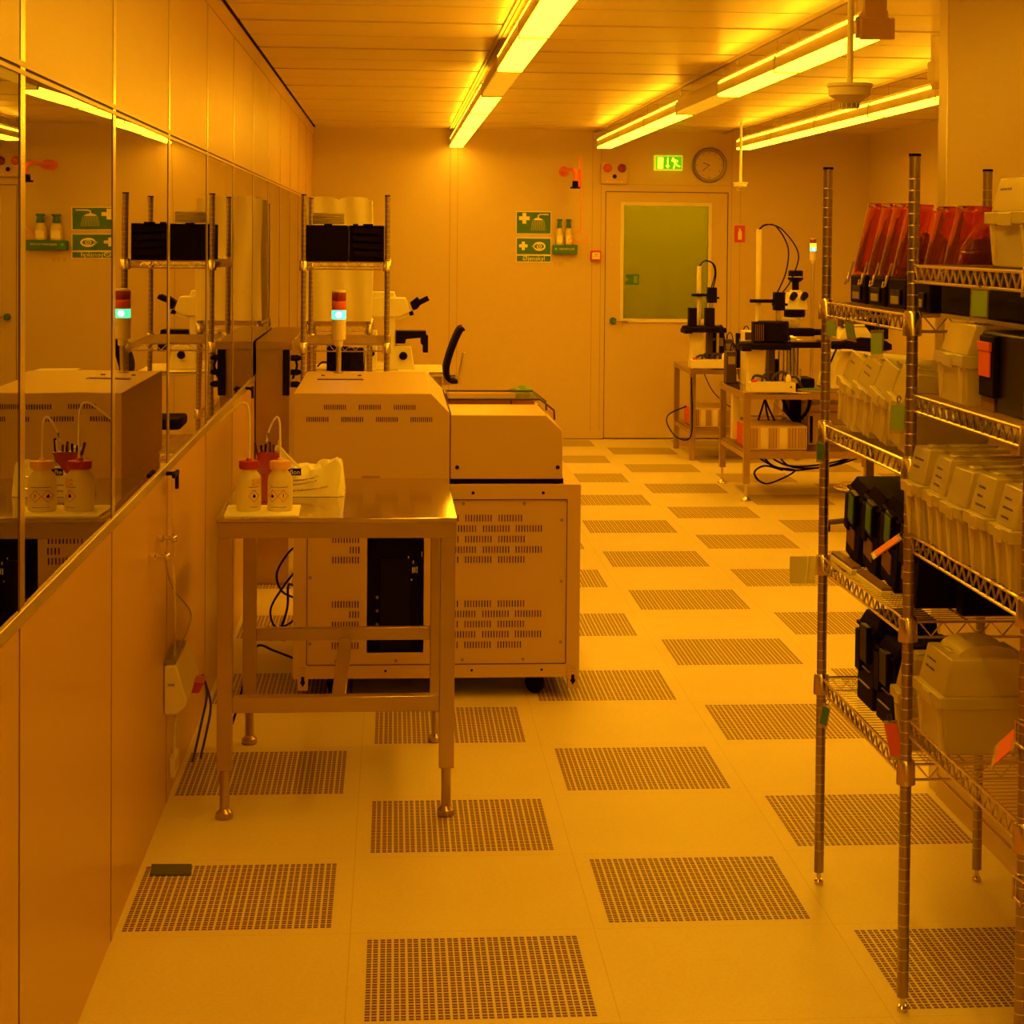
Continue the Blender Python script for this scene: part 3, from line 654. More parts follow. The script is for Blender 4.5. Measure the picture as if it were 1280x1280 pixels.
# near bay, second shelf: red-labelled black case and the flat case on top
z = S2[1]+.002
t = thing('black_case', (1.17, 3.56, z), 'tall black case with a bright red label on the near rack', 'box')
b = MB(); b.box(0, .32, 0, .36, 0, .158, 'black_gloss'); b.build('body', t, .006, local=True)
b = MB(); b.box(-.012, 0, .24, .335, .03, .15, 'black'); b.build('latch', t, .003, local=True)
b = MB(); b.box(-.016, -.012, .255, .325, .07, .135, 'orange'); b.box(-.018, -.012, .250, .330, .12, .138, 'orange'); b.build('red_label', t, .001, local=True)
b = MB(); b.box(-.003, 0, .26, .34, .0, .05, 'brown_label'); b.build('sticker', t, local=True)
t = thing('flat_black_case', (1.19, 3.56, z+.178), 'flat black case lying on the boxes under the top near shelf', 'box')
b = MB(); b.box(0, .34, 0, .735, 0, .088, 'black'); b.build('body', t, .006, local=True)
b = MB(); b.box(0.002, .34, .0, .74, -.010, -.001, 'pp'); b.build('pad', t, local=True)
# wafer sleeves lying under the black cases
for i, (yy, ll) in enumerate(((4.93, .24), (4.62, .26))):
    b = MB(); b.box(1.148, 1.172, yy, yy+ll, 0, .012, 'sign_white'); b.box(1.152, 1.176, yy+.01, yy+ll+.01, .012, .02, 'brown_label'); shift(b, S1[2]+.001); tag(b.build('label_ruler', None, .001), 'long narrow strip lying before the green-labelled cases, %s' % ('farther' if i == 0 else 'nearer'), 'strip')

# hanging tags
def hang_tag(label, x, y, z, w, h, m, tilt=0, yaw=0, swing=0):
    """x,y,z top centre; card faces -x, lies along y"""
    t = thing('hanging_tag', (x, y, z), label, 'tag', 'plastic tags on the shelf edges')
    b = MB(); b.box(-.0008, .0008, -w/2, w/2, -h, 0, 'clear_film'); b.build('sleeve', t, local=True)
    b = MB(); b.box(-.0016, .0002, -w/2+.003, w/2-.003, -h+.009, -.008, m); b.build('card', t, local=True)
    b = MB(); b.tube(arc((0, 0, .006), .007, 0, 2*PI, 12), .0012, 'dark', 4); b.build('ring', t, local=True)
    t.rotation_euler = (R(swing), R(tilt), R(yaw))
e1 = [('green tag at the far end of the top far shelf', 1.125, 5.09, 1.508, .034, .056, 'green_tag', 0, 40, 0),
      ('green tag hanging askew mid way along the top far shelf', 1.125, 4.90, 1.510, .030, .058, 'green_tag', -22, 32, 8),
      ('crumpled green tag near the collar of the top far shelf', 1.125, 4.60, 1.500, .036, .066, 'green_tag', 6, 40, -4),
      ('grey-green tag at the far post of the second far shelf', 1.122, 5.19, 1.180, .030, .060, 'green', -6, 32, 6),
      ('bright green tag with writing at the shared post', 1.118, 4.365, 1.352, .040, .072, 'green_tag', 5, 42, 0),
      ('green tag near the far post of the bottom shelf', 1.122, 5.07, .512, .030, .062, 'green', 8, 34, 6),
      ('red tag folded against the post at the bottom shelf', 1.110, 4.37, .640, .050, .088, 'orange', -4, 24, -14),
      ('orange tag sticking out over the black cases', 1.118, 4.33, 1.058, .050, .078, 'orange', 52, 0, 10),
      ('orange-red tag at the right edge of the picture', 1.126, 3.52, .815, .10, .060, 'orange', 42, -12, 16),
      ('green tag hanging from the top near shelf', 1.118, 3.76, 1.622, .036, .066, 'green_tag', 4, 52, 0)]
for a in e1: hang_tag(*a)
t = thing('clear_sleeve', (1.10, 5.22, .872), 'clear plastic sleeve sticking out from the far post', 'sleeve')
b = MB(); b.box(-.062, .006, -.001, .001, -.072, 0, 'poly_sheet'); b.tube([(-.018, -.003, -.072), (-.014, -.006, -.03), (-.012, -.003, 0)], .002, 'paper', 5); b.build('film', t, local=True)
b = MB(); b.box(-.058, -.022, .001, .0016, -.068, -.004, 'sign_white'); b.build('insert', t, local=True)
t.location.x = 1.112

# ------------------------------------------------------------------ stainless table in the foreground
T = thing('steel_table', (-.16, 6.3, 0), 'stainless steel table in front of the big cream cabinet', 'table')
b = MB(); b.box(-.507, .192, 5.865, 6.835, .872, .885, 'steel_top'); b.build('tabletop', T, .002)
b = MB(); b.box(-.505, .190, 5.868, 5.90, .826, .8715, 'steel'); b.box(-.505, .190, 6.80, 6.832, .826, .8715, 'steel'); b.box(-.505, -.475, 5.9, 6.8, .826, .8715, 'steel'); b.box(.160, .190, 5.9, 6.8, .826, .8715, 'steel'); b.build('apron', T, .001)
def table_leg(T, x, y, w=.044, top=.826, sh=.145):
    b = MB(); b.box(x-w/2, x+w/2, y-w/2, y+w/2, sh, top, 'steel'); o = b.build('leg', T, .002)
    b = MB(); b.rod((x, y, .03), (x, y, sh+.01), .0145, 'steel', 14); b.build('stem', o)
    b = MB(); b.lathe([(0, 0), (.023, 0), (.026, .006), (.025, .018), (.016, .026), (.013, .032), (0, .032)], (x, y, .0005), 'steel', 20); b.build('foot', o)
for x, y in ((-.481, 5.892), (.166, 5.892), (-.470, 6.76), (.155, 6.76)): table_leg(T, x, y)
b = MB(); b.box(-.459, .144, 5.872, 5.912, .314, .360, 'steel'); b.build('rail', T, .002)
b = MB(); b.box(-.448, .133, 6.745, 6.775, .350, .392, 'steel'); b.build('rail', T, .002)
b = MB(); b.box(-.172, -.132, 5.912, 6.745, .318, .358, 'steel'); b.build('rail', T, .002)
TZ = .885
b = MB(); b.prism([(-.486, 5.89), (-.270, 5.885), (-.275, 6.125), (-.492, 6.12)], 'z', TZ+.0005, TZ+.005, 'paper'); tag(b.build('white_wipe'), 'white folded wipe under the two wash bottles', 'cloth')
def wash_bottle(label, x, y, r, capm, tube_pts, tipm, words, seed):
    z = TZ+.0055
    t = thing('wash_bottle', (x, y, z), label, 'bottle', 'solvent wash bottles')
    hgt = .118
    b = MB(); b.lathe([(0, 0), (r*.93, 0), (r, .005), (r, .088), (r*.93, .103), (r*.62, hgt), (r*.60, hgt+.006), (0, hgt+.006)], (x, y, z), 'bottle_pp', 32); b.build('flask', t)
    b = MB(); b.lathe([(0, hgt+.005), (r*.80, hgt+.005), (r*.82, hgt+.010), (r*.80, hgt+.029), (r*.25, hgt+.031), (r*.2, hgt+.037), (0, hgt+.037)], (x, y, z), capm, 32)
    for i in range(32): a = i*2*PI/32; b.box(-.0008, .0008, -.0008, .0008, 0, .018, capm); b.xf(Matrix.Translation((x+r*.82*math.cos(a), y+r*.82*math.sin(a), z+hgt+.010)), len(b.v)-8)
    b.build('cap', t)
    b = MB(); b.tube(spline([Vector((x, y, z))+Vector(p) for p in tube_pts], 7), .0030, 'white', 8); o = b.build('spout_tube', t)
    if tipm: b = MB(); p0 = Vector((x, y, z))+Vector(tube_pts[-1]); p1 = Vector((x, y, z))+Vector(tube_pts[-2]); b.rod(p0, p0+(p1-p0)*.75, .0024, tipm, 8, .0034); b.build('tip', o)
    rr = r+.0006
    def wp(p): a = (p.x)/rr; return Vector((x+(rr-p.y)*math.sin(a), y-(rr-p.y)*math.cos(a), p.z))
    b = MB(); s0 = 0
    def bar(x0, x1, z0, z1, m):
        n = 6; vs = []
        for i in range(n+1):
            xx = x0+(x1-x0)*i/n; vs += [wp(Vector((xx, -.0002, z+z0))), wp(Vector((xx, -.0002, z+z1)))]
        b.add(vs, [(2*i, 2*i+2, 2*i+3, 2*i+1) for i in range(n)], m)
    def diamond(cx, cz, s, kind):
        for (ax, az), (bx, bz) in (((0, s), (s, 0)), ((s, 0), (0, -s)), ((0, -s), (-s, 0)), ((-s, 0), (0, s))):
            b.rod(wp(Vector((cx+ax, 0, z+cz+az*1.1))), wp(Vector((cx+bx, 0, z+cz+bz*1.1))), .0012, 'red', 4)
        if kind == '!': bar(cx-.0012, cx+.0012, cz-.002, cz+.0075, 'black'); bar(cx-.0012, cx+.0012, cz-.0065, cz-.004, 'black')
        else:
            pts = [(-.004, -.004), (-.0055, 0), (-.003, .003), (-.001, .008), (.002, .003), (.005, .001), (.004, -.004), (0, -.0055)]
            b.add([wp(Vector((cx+q[0], .0-.0004, z+cz+q[1]))) for q in pts], [tuple(range(8))], 'black')
    cxs = words['dia']
    for i, (c0, k) in enumerate(cxs): diamond(c0, .046, .0165, k)
    bar(words['bar'][0], words['bar'][1], .0715, .0733, 'dark'); bar(words['bar'][0]+.004, words['bar'][1]-.006, .0625, .0635, 'seam'); 
    xx = words['bar'][0]+.004
    rn = random.Random(seed)
    while xx < words['bar'][1]-.006: l = .003+rn.random()*.004; bar(xx, xx+l, .012, .0142, 'brown_label'); xx += l+.0015
    if words.get('txt'):
        for j, w_ in enumerate(words['txt']): b.text(w_, .013, words['bar'][0]+.008, 0, z+.089-j*.0125, 'orange', center=False, depth=.0002, warp=lambda p: wp(Vector((p.x, -.0004, p.z))))
    b.build('printed_label', t)
wash_bottle('wash bottle with the dark red cap on the steel table', -.422, 6.0, .036, 'cap_red', [(0, 0, .148), (.001, 0, .25), (-.002, 0, .300), (-.012, 0, .318), (-.03, 0, .314), (-.06, 0, .288), (-.088, 0, .262)], None,
            {'dia': [(.019, 'f')], 'bar': (.002, .036), 'txt': ['ACETO', 'ACETO']}, 3)
wash_bottle('wash bottle with the peach cap on the steel table', -.330, 6.0, .037, 'peach', [(0, 0, .152), (-.001, 0, .22), (-.003, 0, .262), (-.010, 0, .277), (-.020, 0, .268), (-.034, .01, .238), (-.042, .02, .203)], 'green',
            {'dia': [(-.022, 'f'), (.012, '!')], 'bar': (-.030, .026)}, 4)
# tweezers holder
t = thing('tweezer_holder', (-.382, 6.15, TZ), 'red tweezer holder standing between the wash bottles', 'holder')
b = MB(); b.box(-.402, -.362, 6.12, 6.16, TZ+.001, TZ+.012, 'red_plastic'); b.box(-.392, -.370, 6.13, 6.15, TZ+.012, TZ+.11, 'red_plastic'); b.prism([(-.392, .10), (-.370, .10), (-.345, .135), (-.335, .165), (-.405, .165), (-.408, .13)], 'y', 6.12, 6.165, 'red_plastic'); 
for i in range(len(b.v)-12, len(b.v)): b.v[i].z += TZ
b.build('stand', t, .002)
for i, (x, dx, h, m_) in enumerate(((-.402, -.012, .192, 'dark'), (-.392, -.004, .184, 'black'), (-.384, .002, .188, 'black'), (-.374, .004, .19, 'brown_label'), (-.366, -.004, .194, 'black'), (-.358, .0, .186, 'dark'), (-.347, .006, .20, 'sign_white'), (-.342, .004, .205, 'black'))):
    b = MB(); b.rod((x, 6.14, TZ+.120), (x+dx*.4, 6.14, TZ+.155), .0012, 'chrome', 5, .003); b.rod((x+dx*.4, 6.14, TZ+.155), (x+dx, 6.14, TZ+h), .003, m_, 6, .0035)
    tag(b.build('tweezers'), '%s tweezers standing in the red holder' % {'dark': 'thin dark', 'black': 'black-coated', 'brown_label': 'brown-gripped', 'sign_white': 'pale-gripped'}[m_], 'tweezers', 'tweezers in the red holder' if m_ in ('black', 'dark') else None)
# crumpled foil bag
def blob(name, c, sx, sy, sz, m, seed, parent=None, rough=.2, n=22, k=14):
    rr = random.Random(seed); b = MB(); vs = []
    ph = [rr.uniform(0, 6.28) for _ in range(8)]
    for j in range(k+1):
        th = PI*j/k
        for i in range(n):
            a = 2*PI*i/n
            q = 1+rough*(math.sin(3*a+ph[0]+th*2)*.4+math.sin(5*a+ph[1]-th*3)*.35+math.sin(8*a+ph[2]+th*5)*.3+rr.uniform(-.25, .25))
            r = math.sin(th)**.6*q
            vs.append((c[0]+sx*r*math.cos(a), c[1]+sy*r*math.sin(a), c[2]+sz*(-math.cos(th))*(1+.25*rough*math.sin(2*a+ph[3]))))
    b.add(vs, [(j*n+i, j*n+(i+1) % n, (j+1)*n+(i+1) % n, (j+1)*n+i) for j in range(k) for i in range(n)], m)
    zmin = min(v.z for v in b.v); 
    for v in b.v: v.z += c[2]-sz-zmin+0.0005
    return b
t = thing('foil_bag', (-.27, 6.45, TZ), 'crumpled bag of white wipes with a black logo label behind the bottles', 'bag')
b = MB(); nx, ny = 26, 14
rr = random.Random(5)
tops = [];
for sgn in (1, 0):
    for j in range(ny+1):
        for i in range(nx+1):
            u, v = i/nx, j/ny
            x = -.385+.225*u+.010*math.sin(v*9); y = 6.34+.22*v
            prof = min(1, u*8)*min(1, (1-u)*16)**.5*min(1, v*9)**.7*min(1, (1-v)*6)**.7
            hh = (.070+.032*u+.008*math.sin(u*7+.8))*prof
            hh += .005*math.sin(u*23+v*5)*prof+.007*math.sin(v*17-u*9)*prof+rr.uniform(-.004, .004)*prof
            if u > .93: hh += .03*prof*math.sin(v*PI)
            tops.append((x+rr.uniform(-.002, .002), y, TZ+.001+max(0, hh)*sgn))
q = (nx+1)*(ny+1)
fs = [(j*(nx+1)+i, j*(nx+1)+i+1, (j+1)*(nx+1)+i+1, (j+1)*(nx+1)+i) for j in range(ny) for i in range(nx)]
b.add(tops, fs+[tuple(q+k for k in f) for f in fs], 'paper')
km = b.mi('foil')
for k, f in enumerate(b.f):
    if max(b.v[q_].z for q_ in f) < TZ+.052 and max(b.v[q_].x for q_ in f) < -.18: b.m[k] = km
b.build('wrapper', t, 0, 25)
b = MB(); b.tube(spline([(-.375, 6.38, TZ+.10), (-.368, 6.38, TZ+.145), (-.355, 6.38, TZ+.155), (-.33, 6.39, TZ+.125), (-.29, 6.40, TZ+.085)], 6), .004, 'paper', 6); b.add([(-.372, 6.385, TZ+.09), (-.362, 6.385, TZ+.148), (-.352, 6.385, TZ+.153), (-.28, 6.40, TZ+.082), (-.28, 6.40, TZ+.06)], [(0, 1, 2, 3, 4)], 'paper'); b.build('flap', t)
b = MB(); b.box(-.330, -.283, 6.325, 6.329, TZ+.070, TZ+.092, 'black'); b.text('eflon', .021, -.307, 6.3245, TZ+.074, 'sign_white'); b.build('logo_label', t)
b = MB(); 
for (u0, z0, l) in ((-.335, .038, .10), (-.33, .020, .13), (-.31, .052, .08)): b.tube(spline([(u0, 6.338, TZ+z0), (u0+l*.5, 6.334, TZ+z0+.004), (u0+l, 6.340, TZ+z0+.014)], 5), .0025, 'foil', 5)
b.build('foil_fold', t)

# ------------------------------------------------------------------ the big cabinet
C = thing('process_cabinet', (.17, 7.9, 0), 'large cream machine cabinet on castors with slotted side panels', 'machine')
x0, x1, y0, y1, z0, z1 = -.358, .700, 7.40, 8.55, .075, .788
b = MB()
b.box(x0, x0+.05, y0, y0+.05, z0, z1, 'cream'); b.box(x1-.05, x1, y0, y0+.05, z0, z1, 'cream'); b.box(x0+.05, x1-.05, y0, y0+.05, z1-.05, z1, 'cream'); b.box(x0+.05, x1-.05, y0, y0+.05, z0, z0+.05, 'cream')
b.box(x0, x0+.02, y0+.05, y1-.02, z0, z1, 'cream'); b.box(x1-.02, x1, y0+.05, y1-.02, z0, z1, 'cream'); b.box(x0, x1, y1-.02, y1, z0, z1, 'cream'); b.box(x0, x1, y0, y1, z1, z1+.005, 'cream')
b.box(x0+.021, x1-.021, y0+.051, y1-.021, z0+.002, z0+.02, 'dark')
for xx in (-.018, .30, .56): b.lathe([(0, 0), (.005, 0), (.005, .003)], (xx, y0-.001, z1-.025), 'black', 10, 'y'); b.lathe([(0, 0), (.005, 0), (.005, .003)], (xx, y0-.001, z0+.028), 'black', 10, 'y')
for xx in (.300, .560): b.lathe([(0, 0), (.006, 0), (.006, .003)], (xx, y0-.002, z1-.026), 'black', 10, 'y')
b.build('frame', C, .003)
px0, px1, pz0, pz1 = -.306, .648, .127, .735
b = MB(); b.box(px0, -.088, y0+.004, y0+.012, pz0, pz1, 'cream'); b.box(.121, px1, y0+.004, y0+.012, pz0, pz1, 'cream'); b.box(-.088, .121, y0+.004, y0+.012, .601, pz1, 'cream'); b.box(-.088, .121, y0+.004, y0+.012, pz0, .169, 'cream')
for a in ((px0-.003, px0, pz0, pz1), (px1, px1+.003, pz0, pz1), (px0, px1, pz1, pz1+.003), (px0, px1, pz0-.003, pz0)): b.box(a[0], a[1], y0-.0006, y0+.014, a[2], a[3], 'joint_dark')
P = b.build('side_panel', C, 0)
def slots(b, xa, zc, n, y, pitch=.01035, h=.025, w=.0045, ph=0, ax='y'):
    for i in range(n):
        m_ = 'slot_black' if ((i+ph) % 7) in (0, 1, 4, 6) else 'slot_red'
        if ax == 'y': b.box(xa+i*pitch, xa+i*pitch+w, y-.0008, y+.001, zc-h/2, zc+h/2, m_)
rows = [.668, .629, .590, .551, .514, .350, .312, .274, .236, .197]
b = MB()
for k, zc in enumerate(rows):
    two = (k % 5) in (0, 2, 4)
    if two:
        for i, xa in enumerate((-.216, .150, .272, .395)): slots(b, xa, zc, 10 if not (k in (0, 9) and i == 3) else 9, y0+.004, ph=i+k)
    else:
        slots(b, -.152, zc, 4, y0+.004, ph=k)
        for i, xa in enumerate((.2145, .338, .459)): slots(b, xa, zc, 10, y0+.004, ph=i+k+2)
for (xx, zz) in ((-.296, .45), (-.296, .205), (-.20, .14), (.02, .14), (.265, .722), (.490, .722), (.630, .66), (.630, .432), (.630, .205), (.265, .142), (.49, .142), (-.16, .722)): b.lathe([(0, -.003), (.006, -.002), (.0065, .002)], (xx, y0+.003, zz), 'grey', 10, 'y')
b.build('vent_slots', P)
b = MB(); b.box(-.085, .118, y0+.05, y0+.4, .10, .62, 'black'); b.box(-.04, .07, y0+.035, y0+.2, .17, .51, 'black_gloss'); b.box(-.068, -.012, y0+.033, y0+.036, .222, .240, 'paper'); 
for i, (xx, zz, hh) in enumerate(((.078, .46, .022), (.086, .462, .02), (.094, .460, .024), (.080, .495, .012), (.062, .515, .008), (.112, .52, .02), (.074, .432, .006))): b.box(xx, xx+.004, y0+.034, y0+.036, zz, zz+hh, 'sign_white')
for zz in (.27, .32, .37): b.lathe([(0, 0), (.006, 0), (.006, .004)], (-.05, y0+.032, zz), 'brown_label', 10, 'y')
b.build('electronics', C, .002)
for xx in (-.340, .657):
    b = MB(); b.box(xx, xx+.038, y0-.003, y0+.03, .033, .125, 'cream'); b.box(xx+.013, xx+.025, y0-.0045, y0-.003, .065, .085, 'black'); b.prism([(xx+.008, .066), (xx+.030, .066), (xx+.019, .046)], 'y', y0-.0045, y0-.003, 'black')
    for zz in (.095, .106, .115): b.box(xx+.008, xx+.030, y0-.0045, y0-.003, zz, zz+.002, 'seam')
    b.build('levelling_foot', C, .002)
for xx, yy in ((.540, 7.47), (-.20, 7.47), (.54, 8.4), (-.2, 8.4)):
    b = MB(); b.lathe([(0, -.014), (.030, -.014), (.038, -.010), (.040, 0), (.038, .010), (.030, .014), (0, .014)], (0, 0, .0405), 'black', 24, 'y'); b.xf(Matrix.Translation((xx, yy, 0)) @ Matrix.Rotation(R(-38), 4, 'Z')); o = b.build('castor', C)
    b = MB(); b.box(xx+.020, xx+.034, yy+.012, yy+.03, .03, .085, 'chrome'); b.lathe([(0, 0), (.03, 0), (.03, .008), (0, .008)], (xx, yy, .078), 'chrome', 16); b.build('fork', o)
# hood on the left
hx0, hx1 = -.361, .2125
b = MB(); b.prism([(hx0, .794), (hx1, .794), (hx1, 1.057), (.143, 1.128), (hx0, 1.128)], 'y', 7.415, 8.62, 'cream'); Hd = b.build('hood', C, .003)
b = MB()
for i, xa in enumerate((-.249, -.122, .006)): slots(b, xa, 1.077, 11, 7.4145, .0076, .018, .0036, i)
for i, xa in enumerate((-.313, -.186, -.059, .068)): slots(b, xa, 1.032, 11, 7.4145, .0076, .018, .0036, i+3)
b.box(-.110, -.042, 7.413, 7.416, .812, .824, 'seam'); b.build('vent_slots', Hd)
b = MB(); b.box(-.300, -.115, 8.10, 8.125, 1.128, 1.1295, 'black'); b.box(-.30, -.12, 8.13, 8.16, 1.128, 1.133, 'cream'); b.rod((-.285, 8.34, 1.128), (-.285, 8.34, 1.132), .008, 'dark'); b.rod((-.135, 8.34, 1.128), (-.135, 8.34, 1.132), .008, 'dark'); b.build('lifting_slot', Hd)
# loading unit on the right
b = MB(); ux0, ux1 = .2165, .632
b.prism([(ux0, .812), (ux1, .812), (ux1, .990), (.569, 1.049), (ux0, 1.049)], 'y', 7.415, 7.90, 'cream')
b.prism([(ux0, .812), (ux1, .812), (ux1, .990), (.612, 1.005), (ux0, 1.005)], 'y', 7.90, 8.52, 'cream')
b.prism([(ux0, 1.00), (.60, 1.00), (.575, 1.055), (ux0, 1.055)], 'y', 8.36, 8.52, 'cream')
b.box(ux0, ux1-.02, 7.93, 8.34, 1.0055, 1.012, 'dark')
U = b.build('loading_unit', C, .003)
b = MB(); b.box(.2128, .2162, 7.42, 8.5, .80, 1.06, 'joint_dark'); b.box(.217, .636, 7.425, 8.4, .794, .8115, 'black'); b.build('shadow_gap_fill', C)  # dark strips filling the gaps around the loading unit, standing for shade
for xx in (.241, .614):
    b = MB(); b.lathe([(0, -.003), (.007, -.003), (.008, .002)], (xx, 7.414, .855), 'black', 14, 'y'); b.build('fixing_screw', U)
for xx in (.24, .61):
    b = MB(); b.box(xx-.012, xx+.012, 7.412, 7.42, .7945, .8115, 'black'); b.build('bracket', U)
b = MB(); fr = [(.222, 1.066), (.585, 1.066), (.640, 1.022), (.642, .985)]
b.tube([(p[0], 7.93, p[1]) for p in fr], .0042, 'dark', 6); b.tube([(p[0], 8.36, p[1]) for p in fr], .0042, 'dark', 6)
b.rod((.585, 7.93, 1.066), (.585, 8.36, 1.066), .003, 'dark'); b.rod((.222, 7.93, 1.066), (.222, 8.36, 1.066), .003, 'dark'); Ld = b.build('lid_frame', U)
b = MB()
for (p, q) in zip(fr[:-1], fr[1:]): b.add([(p[0], 7.93, p[1]), (q[0], 7.93, q[1]), (q[0], 8.36, q[1]), (p[0], 8.36, p[1])], [(0, 1, 2, 3)], 'acrylic_smoke')
b.build('lid_pane', Ld)
b = MB(); b.box(.466, .471, 7.92, 7.93, 1.035, 1.062, 'joint_dark'); b.build('lid_catch', Ld)
b = MB(); vs = []; nx, ny = 14, 10; rr = random.Random(3)
for s_ in (0, 1):
    for j in range(ny+1):
        for i in range(nx+1):
            u, v = i/nx, j/ny; hh = .014+.010*math.sin(u*9+v*4)+.006*math.sin(v*13)+rr.uniform(-.003, .003)
            e_ = min(1, min(u, 1-u)*8)*min(1, min(v, 1-v)*8)
            vs.append((.495+.10*u+.012*math.sin(v*6), 8.37+.14*v, 1.0565+s_*max(.001, hh*e_)))
q = (nx+1)*(ny+1); fs = [(j*(nx+1)+i, j*(nx+1)+i+1, (j+1)*(nx+1)+i+1, (j+1)*(nx+1)+i) for j in range(ny) for i in range(nx)]
b.add(vs, fs+[tuple(q+k for k in f) for f in fs], 'green_cloth'); 
for v in b.v: v.z -= max(0, (v.x-.575))*1.1
tag(b.build('green_cloth', None, 0, 60), 'crumpled green cloth on the machine lid', 'cloth')
# signal tower on top of the hood
def tower(x, y, zb, zt, label, s=1., lamps=('lens_red', 'lens_amber', 'led_green'), pole_r=.011):
    t = thing('signal_tower', (x, y, zb), label, 'signal lamp')
    r = .030*s; H0 = zt-zb
    n = len(lamps); lh = .038*s
    top = zt; body = .115*s
    b = MB(); b.rod((x, y, zb+.0005), (x, y, top-n*lh-body), pole_r, 'alu_dull', 12); b.lathe([(0, 0), (.022*s, 0), (.022*s, .006), (0, .006)], (x, y, zb+.0005), 'alu_dull', 16); b.build('pole', t)
    b = MB(); b.lathe([(0, 0), (r*.55, 0), (r*.6, .025*s), (r*.97, .03*s), (r, body), (0, body)], (x, y, top-n*lh-body), 'offwhite', 24); b.build('housing', t)
    for i, m_ in enumerate(lamps):
        zz = top-(i+1)*lh
        b = MB(); b.lathe([(0, .0), (r*.97, 0), (r, .004*s), (r, lh-.003*s), (r*.97, lh-.001*s), (0, lh-.001*s)], (x, y, zz), m_, 24)
        if m_ == 'led_green': b.lathe([(0, -r*1.02), (r*.42, -r*1.01), (r*.42, -r*.8), (0, -r*.8)], (x, y, zz+lh*.5), 'led_core', 16, 'y')
        b.build({'lens_red': 'red_lens', 'lens_amber': 'amber_lens', 'led_green': 'green_lamp', 'led_yellow': 'yellow_lamp'}[m_], t)
    b = MB(); b.lathe([(0, 0), (r*.98, 0), (r*.9, .008*s), (0, .009*s)], (x, y, top), 'offwhite', 24); b.build('cap', t)
tower(-.226, 8.5, 1.128, 1.470, 'signal tower with a glowing green lamp on the cream machine')
tower(3.376, 16.0, .001, 1.715, 'slim signal tower with lit lamps by the back wall', .86, ('lens_red', 'led_yellow', 'led_green'), .013)
b = MB(); b.box(.02, .158, 8.68, 8.9, 1.07, 1.118, 'white'); b.box(.03, .15, 8.68, 8.88, .0, 1.07, 'white'); tag(b.build('white_unit', None, .004), 'white box standing right behind the machine hood', 'box')

# ------------------------------------------------------------------ far rack and what stands on it
FZ = (1.575, 1.165, .62, .2)
rack((-.445, 10.1, 0), 'wire rack behind the machine with black cases on top', [(-.445, 10.1), (-.030, 10.1), (-.445, 11.0), (-.030, 11.0)], FZ, 10.1, 11.0, -.445, -.030, h=1.905)
rack((-.53, 12.5, 0), 'wire rack behind the plastic cover at the far left', [(-.517, 12.5), (-.147, 12.5), (-.517, 13.4), (-.147, 13.4)], (1.15, .62), 12.5, 13.4, -.517, -.147, h=1.905)
t = thing('black_wafer_case', (-.436, 10.13, FZ[0]+.002), 'large square black case at left on the rack behind the machine', 'box', 'black cases on the far rack')
b = MB(); b.box(0, .205, 0, .42, 0, .182, 'black'); b.build('body', t, .004, local=True); b = MB(); b.box(.09, .13, -.003, .03, .180, .188, 'black'); b.build('clasp', t, .001, local=True)
t = thing('black_wafer_case', (-.222, 10.13, FZ[0]+.002), 'black ribbed case at right on the rack behind the machine', 'box', 'black cases on the far rack')
b = MB(); b.box(.0, .175, .02, .42, 0, .182, 'black')
for i in range(4): b.prism([(.02, .03+i*.038), (.165, .022+i*.038), (.172, .05+i*.038), (.018, .055+i*.038)], 'y', -.004, .02, 'black_soft')
b.build('body', t, .003, local=True); b = MB(); b.box(.02, .045, .0, .03, .182, .190, 'black'); b.box(.07, .12, .0, .03, .182, .190, 'black'); b.build('clasp', t, .001, local=True)
for i in range(5):
    b = MB(); b.lathe([(0, 0), (.078, 0), (.081, .002), (.081, .008), (.078, .010), (0, .010)], (-.328, 10.24, FZ[0]+.1905+i*.0112), 'pp', 32)
    tag(b.build('wafer_dish'), 'round translucent dish, %s of the stack on the black case' % ('bottom', 'second', 'middle', 'fourth', 'top')[i], 'dish', 'stacked round dishes')
t = thing('plastic_cover', (-.33, 12.46, 1.16), 'milky plastic cover draped over the far rack', 'cover')
b = MB(); n = 40; vs = []
xa, xb = -.535, -.128
for k, zz in enumerate((1.18, 1.4, 1.62, 1.8, 1.93)):
    for i in range(n+1):
        u = i/n; top = 1.925+.022*abs(math.sin(u*2*PI*1.0))**.5*(1 if (.08 < u < .94) else .2)
        z_ = zz if k < 4 else top
        vs.append((xa+(xb-xa)*u+.004*math.sin(zz*9), 12.44+.006*math.sin(u*19+zz*5), z_))
N0 = n+1
fs = [(k*N0+i, k*N0+i+1, (k+1)*N0+i+1, (k+1)*N0+i) for k in range(4) for i in range(n)]
m0 = len(vs); vs += [(v[0], v[1]+.5, v[2]) for v in vs]; fs2 = [tuple(q+m0 for q in f) for f in fs]
side = []
for k in range(4): side += [(k*N0, (k+1)*N0, (k+1)*N0+m0, k*N0+m0), (k*N0+n, (k+1)*N0+n, (k+1)*N0+n+m0, k*N0+n+m0)]
side += [(4*N0+i, 4*N0+i+1, 4*N0+i+1+m0, 4*N0+i+m0) for i in range(n)]
b.add(vs, fs+fs2+side, 'poly_sheet'); b.build('sheet', t, 0, 60)
